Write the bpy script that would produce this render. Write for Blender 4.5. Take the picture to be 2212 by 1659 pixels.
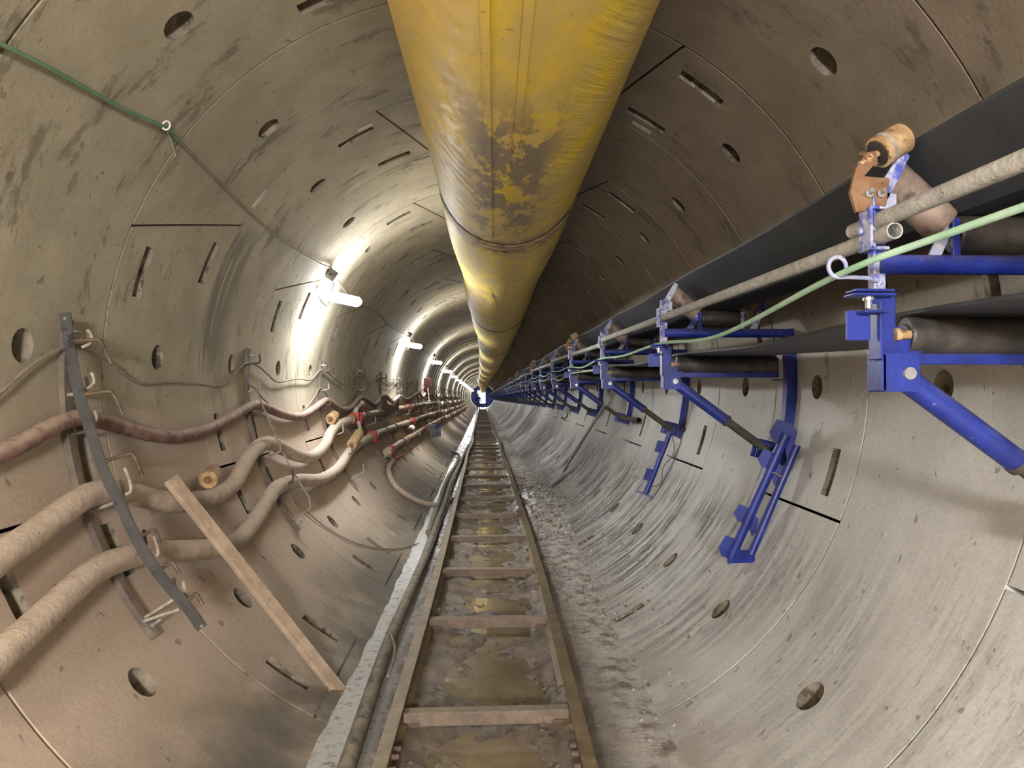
import bpy, bmesh, math, random
from mathutils import Vector, Matrix
from mathutils.geometry import delaunay_2d_cdt
random.seed(7)
D = bpy.data
COL = bpy.context.scene.collection
PI = math.pi
for o in list(D.objects):
    D.objects.remove(o)

# ------------------------------------------------------------------ camera
F = 1639.0                       # focal length in pixels of the 2212x1659 frame
CAMZ = 1.65
PITCH = math.atan(28.5 / F)
YAW = math.atan(63.0 / F * math.cos(PITCH))
cam = D.objects.new('camera', D.cameras.new('camera'))
COL.objects.link(cam)
cam.data.sensor_width = 36.0
cam.data.lens = 36.0 * F / 2212.0
cam.data.clip_start = 0.02
cam.data.clip_end = 400
cam.location = (0, 0, CAMZ)
cam.rotation_euler = (PI / 2 + PITCH, 0, -YAW)
bpy.context.scene.camera = cam
# ------------------------------------------------------------------ world, exposure
world = D.worlds.new('world'); bpy.context.scene.world = world
world.use_nodes = True
world.node_tree.nodes['Background'].inputs[0].default_value = (0.9, 0.95, 1.0, 1)
world.node_tree.nodes['Background'].inputs[1].default_value = 0.0
vs = bpy.context.scene.view_settings
vs.view_transform = 'Standard'; vs.look = 'None'; vs.gamma = 1.0
vs.use_curve_mapping = False
vs.exposure = 1.1
LAMP_STRENGTH = 110.0
WORK_STRENGTH = 345.0
LAMP_WARM = (1.0, 0.89, 0.76)
LAMP_WHITE = (0.97, 0.985, 1.0)
try:
    bpy.context.scene.cycles.max_bounces = 7
    bpy.context.scene.cycles.diffuse_bounces = 4
except Exception:
    pass

# ------------------------------------------------------------------ tunnel coordinates
R = 1.75            # inner radius of the lining
RW = 1.14           # ring width
D0 = 2.324          # depth of one ring joint


def interp(tab, d):
    if d <= tab[0][0]:
        a, b = tab[0], tab[1]
    elif d >= tab[-1][0]:
        a, b = tab[-2], tab[-1]
    else:
        for i in range(len(tab) - 1):
            if tab[i][0] <= d <= tab[i + 1][0]:
                a, b = tab[i], tab[i + 1]
                break
    return a[1] + (b[1] - a[1]) * (d - a[0]) / (b[0] - a[0])


XT = [(-20, -.16), (0, -.015), (2.3, .015), (3.5, .034), (4.6, .05), (6, .064), (9, .075), (14, .075), (31, .06), (60, .03), (120, -.05)]
ZT = [(-20, -.14), (0, .065), (3, .103), (6, .142), (9, .176), (12, .2), (20, .222), (31, .2), (60, .16), (120, .1)]


def cl(d):
    # smoothed centre line of the bore relative to the camera
    x = sum(interp(XT, d + o) for o in (-.8, -.4, 0, .4, .8)) / 5
    z = sum(interp(ZT, d + o) for o in (-.8, -.4, 0, .4, .8)) / 5
    return x, z


def P(x, d, z):
    a, b = cl(d)
    return Vector((a + x, d, CAMZ + b + z))


def PA(deg, d, off=0.0):
    t = math.radians(deg)
    return P((R - off) * math.cos(t), d, (R - off) * math.sin(t))


_fw = Vector((math.sin(YAW) * math.cos(PITCH), math.cos(YAW) * math.cos(PITCH), math.sin(PITCH)))
_rt = Vector((math.cos(YAW), -math.sin(YAW), 0))
_up = _rt.cross(_fw)


def ray(px, py):
    v = _fw + _rt * ((px - 1106.0) / F) - _up * ((py - 829.5) / F)
    return v / v.y


def px_d(px, py, d):
    v = ray(px, py)
    return Vector((v.x * d, d, CAMZ + v.z * d))


def px_wall(px, py, off=0.0):
    v = ray(px, py)
    lo, hi = 0.3, 140.0
    for _ in range(60):
        m = (lo + hi) / 2
        a, b = cl(m)
        if math.hypot(v.x * m - a, v.z * m - b) < R - off:
            lo = m
        else:
            hi = m
    return px_d(px, py, lo)


def px_floor(px, py, zl):
    v = ray(px, py)
    lo, hi = 0.3, 140.0
    for _ in range(60):
        m = (lo + hi) / 2
        if v.z * m > cl(m)[1] + zl:
            lo = m
        else:
            hi = m
    return px_d(px, py, lo)


def S(*c):
    out = []
    for v in c:
        v = v / 255.0
        out.append(v / 12.92 if v <= .04045 else ((v + .055) / 1.055) ** 2.4)
    return tuple(out) + (1.0,)


# ------------------------------------------------------------------ material helpers
class G:
    def __init__(self, name, rough=.7, metal=0.0, spec=.5):
        self.m = D.materials.new(name)
        self.m.use_nodes = True
        self.nt = self.m.node_tree
        self.b = self.nt.nodes['Principled BSDF']
        self.b.inputs['Roughness'].default_value = rough
        self.b.inputs['Metallic'].default_value = metal
        self.b.inputs['Specular IOR Level'].default_value = spec

    def n(self, t):
        return self.nt.nodes.new(t)

    def put(self, sock, v):
        if v is None:
            return
        if isinstance(v, (int, float, tuple, list)):
            if sock.type == 'RGBA' and isinstance(v, (int, float)):
                v = (v, v, v, 1)
            sock.default_value = v
        else:
            self.nt.links.new(v, sock)

    def pos(self):
        return self.n('ShaderNodeNewGeometry').outputs['Position']

    def nrm(self):
        return self.n('ShaderNodeNewGeometry').outputs['Normal']

    def obj(self):
        return self.n('ShaderNodeTexCoord').outputs['Object']

    def rnd(self):
        return self.n('ShaderNodeObjectInfo').outputs['Random']

    def sep(self, v):
        s = self.n('ShaderNodeSeparateXYZ'); self.put(s.inputs[0], v)
        return s.outputs

    def comb(self, x, y, z):
        s = self.n('ShaderNodeCombineXYZ')
        for i, v in enumerate((x, y, z)):
            self.put(s.inputs[i], v)
        return s.outputs[0]

    def vmul(self, v, k):
        s = self.n('ShaderNodeVectorMath'); s.operation = 'MULTIPLY'
        self.put(s.inputs[0], v); self.put(s.inputs[1], k)
        return s.outputs[0]

    def math(self, op, a, b=None, c=None, clamp=False):
        s = self.n('ShaderNodeMath'); s.operation = op; s.use_clamp = clamp
        for i, v in enumerate((a, b, c)):
            self.put(s.inputs[i], v)
        return s.outputs[0]

    def noise(self, vec, scale, detail=4, rough=.55, dist=0.0):
        s = self.n('ShaderNodeTexNoise')
        self.put(s.inputs['Vector'], vec)
        s.inputs['Scale'].default_value = scale
        s.inputs['Detail'].default_value = detail
        s.inputs['Roughness'].default_value = rough
        s.inputs['Distortion'].default_value = dist
        return s.outputs['Fac']

    def voro(self, vec, scale):
        s = self.n('ShaderNodeTexVoronoi')
        self.put(s.inputs['Vector'], vec); s.inputs['Scale'].default_value = scale
        return s.outputs['Distance']

    def step(self, v, a, b, lo=0.0, hi=1.0):
        s = self.n('ShaderNodeMapRange'); s.interpolation_type = 'SMOOTHSTEP'
        self.put(s.inputs[0], v)
        for i, k in enumerate((a, b, lo, hi)):
            s.inputs[i + 1].default_value = k
        return s.outputs[0]

    def mix(self, f, a, b):
        s = self.n('ShaderNodeMix'); s.data_type = 'RGBA'
        self.put(s.inputs[0], f); self.put(s.inputs[6], a); self.put(s.inputs[7], b)
        return s.outputs[2]

    def bump(self, h, strength=.3, dist=.01):
        s = self.n('ShaderNodeBump')
        s.inputs['Strength'].default_value = strength
        s.inputs['Distance'].default_value = dist
        self.put(s.inputs['Height'], h)
        self.nt.links.new(s.outputs[0], self.b.inputs['Normal'])

    def col(self, v):
        self.put(self.b.inputs['Base Color'], v)

    def rough(self, v):
        self.put(self.b.inputs['Roughness'], v)


M = {}


def concrete():
    g = G('concrete_lining', .85, 0, .35)
    p = g.pos(); x, y, z = g.sep(p)
    r = g.rnd()
    th = g.math('ARCTAN2', g.math('SUBTRACT', z, 1.80), x)
    ca = g.math('DIVIDE', x, 1.75)                      # cos
    sa = g.math('DIVIDE', g.math('SUBTRACT', z, 1.80), 1.75)
    big = g.noise(p, 1.1, 5, .6)
    mid = g.noise(p, 5, 6, .62)
    fine = g.noise(p, 60, 4, .6)
    c = g.mix(g.step(big, .3, .72), S(158, 150, 130), S(188, 178, 156))
    c = g.mix(g.step(r, .0, 1.0, 0, .35), c, S(172, 166, 152))
    c = g.mix(g.step(mid, .35, .7, 0, .4), c, S(142, 134, 116))
    # settled dust, pinkish, on the lower left haunch
    lowl = g.math('MULTIPLY', g.step(ca, -.15, -.7), g.step(sa, .05, -.35))
    lown = g.math('MULTIPLY', lowl, g.step(big, .2, .6, .65, 1))
    c = g.mix(lown, c, S(192, 174, 158))
    # upper right: shade below the duct, put into the colour as a brown tone
    upr = g.math('MULTIPLY', g.step(ca, -.05, .35), g.step(sa, .0, .35))
    c = g.mix(g.math('MULTIPLY', upr, g.step(y, 9, 20, .75, .25)), c, g.mix(g.step(mid, .3, .7), S(146, 131, 117), S(130, 116, 102)))
    # lower right: washed grey cement with mud runs
    lowr = g.math('MULTIPLY', g.step(ca, .0, .3), g.step(sa, .22, -.05))
    c = g.mix(lowr, c, g.mix(g.step(big, .3, .7), S(212, 212, 210), S(188, 188, 186)))
    run_v = g.comb(g.math('MULTIPLY', th, 2.2), g.math('MULTIPLY', y, 16), 0)
    runs = g.noise(run_v, 1.0, 6, .68)
    blot = g.noise(p, 1.6, 4, .6)
    far = g.step(y, 3.0, 6.0)
    depthm = g.math('MULTIPLY', g.step(ca, .99, .86), g.step(ca, .10, .3))
    mm = g.math('MULTIPLY', g.math('MULTIPLY', lowr, depthm), g.math('ADD', g.math('MULTIPLY', far, .75), .25))
    runm = g.math('MULTIPLY', g.step(runs, .43, .57), mm)
    runm = g.math('MULTIPLY', runm, g.step(blot, .34, .56, .2, 1))
    c = g.mix(g.math('MULTIPLY', runm, .9), c, S(78, 76, 75))
    pale = g.math('MULTIPLY', g.step(g.noise(run_v, 2.3, 5, .7), .58, .66), mm)
    c = g.mix(g.math('MULTIPLY', pale, .6), c, S(214, 212, 206))
    heap = g.math('MULTIPLY', g.math('MULTIPLY', g.step(ca, .18, .3), g.step(ca, .72, .5)), g.math('MULTIPLY', g.math('MULTIPLY', g.step(sa, .0, -.2), g.step(y, 4.8, 7.5)), g.step(y, 22, 14)))
    heap = g.math('MULTIPLY', heap, g.step(g.noise(run_v, 1.7, 7, .72), .40, .56))
    c = g.mix(g.math('MULTIPLY', heap, .8), c, S(66, 64, 63))
    # mud spatter bits
    v = g.comb(g.math('MULTIPLY', th, 26), g.math('MULTIPLY', y, 34), 0)
    spat = g.math('MULTIPLY', g.step(g.noise(v, 1.0, 3, .6), .575, .63), g.math('MULTIPLY', mm, g.step(blot, .42, .6)))
    c = g.mix(spat, c, S(58, 56, 54))
    # wet mud film near the invert, both sides
    lowm = g.math('MULTIPLY', g.step(sa, -.80, -.92), g.step(mid, .28, .6))
    c = g.mix(g.math('MULTIPLY', lowm, .8), c, S(138, 128, 117))
    lowl2 = g.math('MULTIPLY', g.math('MULTIPLY', g.step(sa, -.66, -.9), g.step(ca, -.2, -.35)), g.step(g.math('ADD', g.math('MULTIPLY', big, .7), g.math('MULTIPLY', mid, .3)), .30, .62))
    c = g.mix(g.math('MULTIPLY', lowl2, .95), c, S(92, 88, 81))
    # dark grime patches, only where the noise says so
    up = g.step(sa, -.3, .1)
    gp = g.noise(g.comb(g.math('MULTIPLY', th, 3.5), g.math('MULTIPLY', y, 5.0), 3.3), 1.0, 7, .72)
    grime = g.math('MULTIPLY', g.step(gp, .56, .64), up)
    c = g.mix(g.math('MULTIPLY', grime, .6), c, S(92, 86, 74))
    spots = g.noise(g.comb(g.math('MULTIPLY', th, 21), g.math('MULTIPLY', y, 15), 8.0), 1.0, 2, .5)
    c = g.mix(g.math('MULTIPLY', g.step(spots, .685, .71), .55), c, S(98, 88, 72))
    # one broad grey stain on the second ring, high on the left
    st = g.math('MULTIPLY', g.math('MULTIPLY', g.step(y, 4.58, 4.62), g.step(y, 5.15, 4.85)), g.math('MULTIPLY', g.step(ca, -.80, -.86), g.step(sa, -.1, .12)))
    st = g.math('MULTIPLY', st, g.step(g.noise(run_v, 1.3, 6, .65), .36, .52))
    c = g.mix(g.math('MULTIPLY', st, .7), c, S(92, 88, 80))
    c = g.mix(g.step(fine, .3, .75, 0, .16), c, S(80, 74, 66))
    g.col(c)
    wet = g.math('MULTIPLY', lowm, g.step(fine, .3, .6))
    g.rough(g.mix(wet, (.85, .85, .85, 1), (.35, .35, .35, 1)))
    h = g.math('ADD', g.math('MULTIPLY', fine, .35), g.math('ADD', g.math('MULTIPLY', mid, .6), g.math('MULTIPLY', spat, .8)))
    h = g.math('ADD', h, g.math('MULTIPLY', runm, .5))
    g.bump(h, .35, .012)
    return g.m


def simple(name, c1, c2, scale=8, rough=.7, metal=0.0, lo=.35, hi=.65, bump=.2, bscale=60, bd=.004, dust=None, damt=.6, spec=.4,
           c3=None, s3=25, t3=(.58, .66), objc=False, coat=0):
    """two-tone noisy surface, optional flakes (c3) and optional dust lying on upward faces"""
    g = G(name, rough, metal, spec)
    p = g.obj() if objc else g.pos()
    n1 = g.noise(p, scale, 6, .65)
    c = g.mix(g.step(n1, lo, hi), c1, c2)
    if c3 is not None:
        c = g.mix(g.step(g.noise(p, s3, 6, .7), *t3), c, c3)
    if dust is not None:
        nz = g.sep(g.nrm())[2]
        k = g.math('MULTIPLY', g.step(nz, -.1, .75), g.step(g.noise(p, scale * 2.3, 5, .7), .25, .6))
        c = g.mix(g.math('MULTIPLY', k, damt), c, dust)
    g.col(c)
    if bump:
        g.bump(g.noise(p, bscale, 4, .6), bump, bd)
    return g.m


DUST = S(176, 158, 140)
M['concrete'] = concrete()
M['recess'] = simple('shaded_grimy_recess', S(148, 138, 124), S(114, 105, 94), 9, .9, 0, c3=S(80, 74, 66), s3=14, t3=(.5, .62), bump=.4, bscale=40, bd=.01)  # grime, with the shade inside sockets and pockets put into the colour
M['black_steel'] = simple('black_painted_steel', S(58, 57, 58), S(74, 73, 73), 7, .55, .1, c3=S(36, 34, 36), s3=6, t3=(.6, .64), dust=S(150, 138, 124), damt=.25)
M['rust_rod'] = simple('rusting_rod', S(70, 64, 58), S(110, 96, 82), 25, .65, .3, c3=S(150, 98, 48), s3=26, t3=(.6, .68))
M['pale_rod'] = simple('dusty_rod', S(168, 160, 150), S(132, 122, 110), 25, .8)
M['wall_bar'] = simple('dusty_wall_bar', S(120, 108, 98), S(92, 84, 78), 9, .7, .1, dust=DUST)
M['hose_red'] = simple('dusty_red_brown_hose', S(112, 84, 78), S(146, 118, 108), 11, .8, 0, dust=S(182, 162, 148), damt=.85, c3=S(92, 62, 60), s3=9, t3=(.55, .68))
M['hose_beige'] = simple('mud_crusted_hose', S(164, 148, 132), S(190, 172, 155), 12, .9, 0, dust=S(204, 188, 172), damt=.7, c3=S(104, 92, 80), s3=40, t3=(.6, .72), bump=.5, bscale=45, bd=.01)
M['hose_floor'] = simple('muddy_floor_hose', S(140, 132, 118), S(112, 102, 90), 14, .7, 0, c3=S(78, 70, 62), s3=8, t3=(.56, .62), bump=.4, bscale=40, bd=.008)
M['wire'] = simple('dusty_wire', S(150, 138, 122), S(118, 108, 96), 30, .8)
M['pipe_brown'] = simple('brown_steel_pipe', S(136, 104, 76), S(108, 80, 60), 7, .6, .15, dust=S(180, 156, 134), damt=.7)
M['red_clamp'] = simple('red_clamp', S(190, 48, 42), S(160, 36, 34), 20, .5, 0, dust=DUST, damt=.3)
M['pipe_end'] = simple('pale_pipe_end', S(206, 190, 170), S(160, 140, 120), 25, .75)
M['blue'] = simple('blue_paint', S(22, 36, 112), S(32, 50, 142), 9, .38, .0, c3=S(150, 146, 160), s3=30, t3=(.66, .74), dust=S(132, 130, 138), damt=.28, spec=.5)
M['blue_worn'] = simple('worn_blue_paint', S(70, 82, 168), S(160, 164, 190), 16, .5, 0, lo=.42, hi=.56, c3=S(196, 190, 188), s3=38, t3=(.55, .62))
M['dark_tube'] = simple('dark_grimy_tube', S(58, 56, 54), S(88, 82, 74), 12, .6, .2, dust=S(130, 120, 106), damt=.5)
M['stringer'] = simple('cement_crusted_pipe', S(164, 163, 160), S(188, 187, 184), 18, .85, 0, c3=S(120, 118, 115), s3=60, t3=(.56, .66), bump=.6, bscale=70, bd=.008)
M['rubber'] = simple('black_belt_rubber', S(46, 49, 54), S(60, 63, 68), 3, .62, 0, c3=S(84, 86, 88), s3=14, t3=(.66, .74), bump=.1)
M['belt_edge'] = simple('grey_belt_edge', S(128, 128, 128), S(104, 104, 106), 8, .8)
M['roller_rust'] = simple('dusty_rusty_roller', S(112, 96, 88), S(146, 128, 116), 14, .6, .1, c3=S(76, 62, 56), s3=9, t3=(.5, .62))
M['roller_dark'] = simple('dark_steel_roller', S(52, 50, 50), S(84, 78, 72), 9, .45, .3, c3=S(140, 110, 86), s3=7, t3=(.62, .75))
M['rust'] = simple('orange_rust', S(148, 118, 84), S(186, 160, 124), 22, .85, 0, c3=S(112, 82, 58), s3=40, t3=(.56, .66), bump=.4)
M['rust_brown'] = simple('brown_rust_plate', S(118, 84, 60), S(140, 108, 82), 18, .8, .1, c3=S(92, 64, 46), s3=30, t3=(.58, .68))
M['cream'] = simple('cream_seal', S(226, 190, 140), S(190, 150, 100), 25, .7)
M['zinc'] = simple('zinc_bolt', S(200, 200, 200), S(170, 170, 172), 30, .35, .7)
M['green'] = simple('pale_green_cord', S(150, 196, 166), S(176, 206, 186), 12, .7)
M['green_dark'] = simple('green_cable', S(86, 128, 98), S(112, 140, 112), 9, .75)
M['grey_cable'] = simple('grey_cable', S(150, 140, 116), S(120, 112, 96), 12, .75)
M['rail'] = simple('dusty_rail_steel', S(134, 118, 90), S(110, 94, 72), 9, .55, .25, c3=S(160, 146, 122), s3=16, t3=(.6, .7))
M['tie'] = simple('rusty_tie', S(130, 114, 102), S(108, 96, 87), 16, .75, .05, c3=S(150, 122, 106), s3=20, t3=(.56, .68), dust=S(146, 136, 122), damt=.8)
M['footing'] = simple('red_brown_footing', S(112, 94, 84), S(88, 74, 66), 16, .7, 0, c3=S(66, 54, 48), s3=12, t3=(.55, .66), bump=.5, bscale=30, bd=.01)
M['wood'] = simple('dusty_timber', S(186, 166, 146), S(160, 140, 122), 9, .85, 0, c3=S(140, 120, 104), s3=20, t3=(.6, .75), bump=.3)
M['wood_grey'] = simple('grey_timber', S(150, 148, 142), S(120, 116, 110), 9, .85, 0)
M['plastic'] = simple('grey_plastic', S(108, 104, 96), S(88, 84, 78), 14, .55)
M['lamp_body'] = simple('lamp_housing', S(206, 206, 206), S(180, 180, 180), 14, .5)
M['white'] = simple('white_plastic', S(226, 224, 218), S(196, 192, 186), 20, .6)
M['paper'] = simple('white_paper_label', S(206, 202, 188), S(186, 182, 168), 20, .9, bump=0)
M['maroon'] = simple('maroon_board', S(70, 26, 32), S(56, 20, 26), 8, .8)
M['steel_plate'] = simple('grey_blue_plate', S(134, 136, 138), S(104, 108, 112), 6, .6, .1, c3=S(40, 52, 130), s3=3, t3=(.56, .6))
M['jacket'] = simple('blue_jacket', S(48, 86, 176), S(40, 70, 150), 8, .9)
M['trousers'] = simple('grey_trousers', S(92, 96, 96), S(70, 74, 74), 8, .9)
M['boots'] = simple('black_boots', S(30, 30, 32), S(44, 42, 42), 8, .6)
M['skin'] = simple('skin', S(196, 146, 120), S(184, 132, 108), 8, .6)
M['helmet'] = simple('red_helmet', S(176, 84, 78), S(160, 70, 66), 8, .4)
M['paint_blue'] = simple('light_blue_mark', S(128, 176, 224), S(110, 160, 214), 8, .7)


def duct_mat():
    g = G('yellow_duct_fabric', .6, 0, .3)
    p = g.pos(); x, y, z = g.sep(p)
    # angle about the duct axis
    th = g.math('ARCTAN2', g.math('SUBTRACT', x, .13), g.math('SUBTRACT', 2.97, z))   # 0 at the underside
    uv = g.comb(g.math('MULTIPLY', th, 1.0), g.math('MULTIPLY', y, 1.0), 0)
    big = g.noise(uv, 1.7, 5, .6, .4)
    c = g.mix(g.step(big, .40, .60), S(232, 200, 48), S(214, 188, 100))
    # dust film gets thicker away from the near end
    film = g.math('MULTIPLY', g.step(g.noise(uv, 2.6, 6, .65), .3, .62), g.step(y, 1.4, 4.6, .4, .95))
    c = g.mix(g.math('MULTIPLY', film, .75), c, S(182, 164, 122))
    # greyed scuffs along the underside
    under = g.math('MULTIPLY', g.step(g.math('ABSOLUTE', g.math('SUBTRACT', th, -.06)), .62, .22), g.math('MULTIPLY', g.step(y, 2.0, 2.7), g.step(y, 4.6, 3.9)))
    sc = g.noise(g.comb(g.math('MULTIPLY', th, 3.4), g.math('MULTIPLY', y, 3.2), 1.7), 1.0, 7, .72, .2)
    c = g.mix(g.math('MULTIPLY', g.step(sc, .47, .53), g.math('MULTIPLY', under, .9)), c, S(128, 118, 106))
    sc2 = g.noise(g.comb(g.math('MULTIPLY', th, 9), g.math('MULTIPLY', y, 16), 5), 1.0, 6, .75)
    c = g.mix(g.math('MULTIPLY', g.step(sc2, .60, .68), g.step(g.math('ABSOLUTE', th), .6, .25, .15, .9)), c, S(122, 112, 100))
    bandm = g.math('MULTIPLY', g.math('MULTIPLY', g.step(y, 4.25, 4.6), g.step(y, 5.0, 4.72)), g.step(g.noise(uv, 7, 6, .7), .38, .52))
    c = g.mix(g.math('MULTIPLY', bandm, .75), c, S(118, 108, 96))
    g.col(c)
    g.rough(g.step(sc2, .35, .7, .5, .75))
    # slanting tension folds, strongest towards the right flank
    s = g.math('ADD', g.math('MULTIPLY', th, 3.2), g.math('MULTIPLY', y, -5.0))
    t = g.math('ADD', g.math('MULTIPLY', th, .8), g.math('MULTIPLY', y, .6))
    folds = g.noise(g.comb(g.math('MULTIPLY', s, 3.2), t, 0), 1.0, 4, .6)
    wr = g.math('MULTIPLY', folds, g.math('ADD', g.step(th, .2, .9, .0, 1.0), g.math('MULTIPLY', g.step(y, 2.2, 3.2), g.step(th, -.3, -.7, .05, .45))))
    g.bump(wr, .5, .05)
    return g.m


M['duct'] = duct_mat()


def duct_band():
    return simple('grimy_duct_joint', S(128, 116, 98), S(176, 154, 104), 9, .65, 0, c3=S(96, 86, 76), s3=14, t3=(.52, .62), bump=.5, bscale=30, bd=.01)


M['duct_band'] = duct_band()


def mud():
    g = G('wet_mud', .5, 0, .5)
    p = g.pos(); x, y, z = g.sep(p)
    a = g.noise(p, 3.5, 6, .65)
    f = g.noise(p, 75, 6, .75)
    c = g.mix(g.step(a, .35, .65), S(140, 126, 112), S(112, 102, 92))
    c = g.mix(g.step(g.noise(p, 12, 5, .7), .54, .68, 0, .8), c, S(70, 65, 61))
    c = g.mix(g.math('MULTIPLY', g.step(x, .46, .72), g.step(g.noise(p, 9, 5, .7), .38, .55)), c, S(196, 192, 186))
    c = g.mix(g.math('MULTIPLY', g.math('MULTIPLY', g.step(x, -.44, -.54), g.step(y, 19, 13)), g.step(g.noise(p, 22, 5, .7), .30, .5, .2, 1)), c, S(206, 208, 208))
    g.col(c)
    wet = g.step(g.noise(p, 7, 4, .6), .36, .6)
    left = g.math('MULTIPLY', g.step(x, -.40, -.50), g.step(y, 19, 13))
    g.rough(g.mix(left, g.step(wet, 0, 1, .5, .14), (.2, .2, .2, 1)))
    g.put(g.b.inputs['IOR'], g.math('ADD', g.math('MULTIPLY', left, .6), 1.45))
    g.bump(g.math('ADD', f, g.math('MULTIPLY', g.noise(p, 18, 5, .65), 1.0)), .75, .014)
    return g.m


M['mud'] = mud()


def water():
    g = G('muddy_water', .06, 0, 1.0)
    g.b.inputs['IOR'].default_value = 1.6
    p = g.pos()
    g.col(g.mix(g.step(g.noise(p, 4, 4, .6), .35, .65), S(142, 130, 106), S(118, 108, 92)))
    g.rough(g.step(g.noise(p, 9, 3, .6), .45, .65, .04, .25))
    g.bump(g.noise(g.vmul(p, (1, .45, 1)), 14, 3, .6), .22, .012)
    return g.m


M['water'] = water()


def emit(name, col, strength):
    m = D.materials.new(name); m.use_nodes = True
    nt = m.node_tree; nt.nodes.clear()
    e = nt.nodes.new('ShaderNodeEmission'); o = nt.nodes.new('ShaderNodeOutputMaterial')
    e.inputs[0].default_value = tuple(col[:3]) + (1,); e.inputs[1].default_value = strength
    nt.links.new(e.outputs[0], o.inputs[0])
    return m


M['led_warm'] = emit('led_diffuser_warm', LAMP_WARM, LAMP_STRENGTH)
M['led'] = emit('led_diffuser', LAMP_WHITE, LAMP_STRENGTH)
M['work'] = emit('work_light_lens', (1.0, .955, .90), WORK_STRENGTH)
M['portal'] = emit('bright_portal_light', (.80, .89, 1.0), 16.0)


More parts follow.
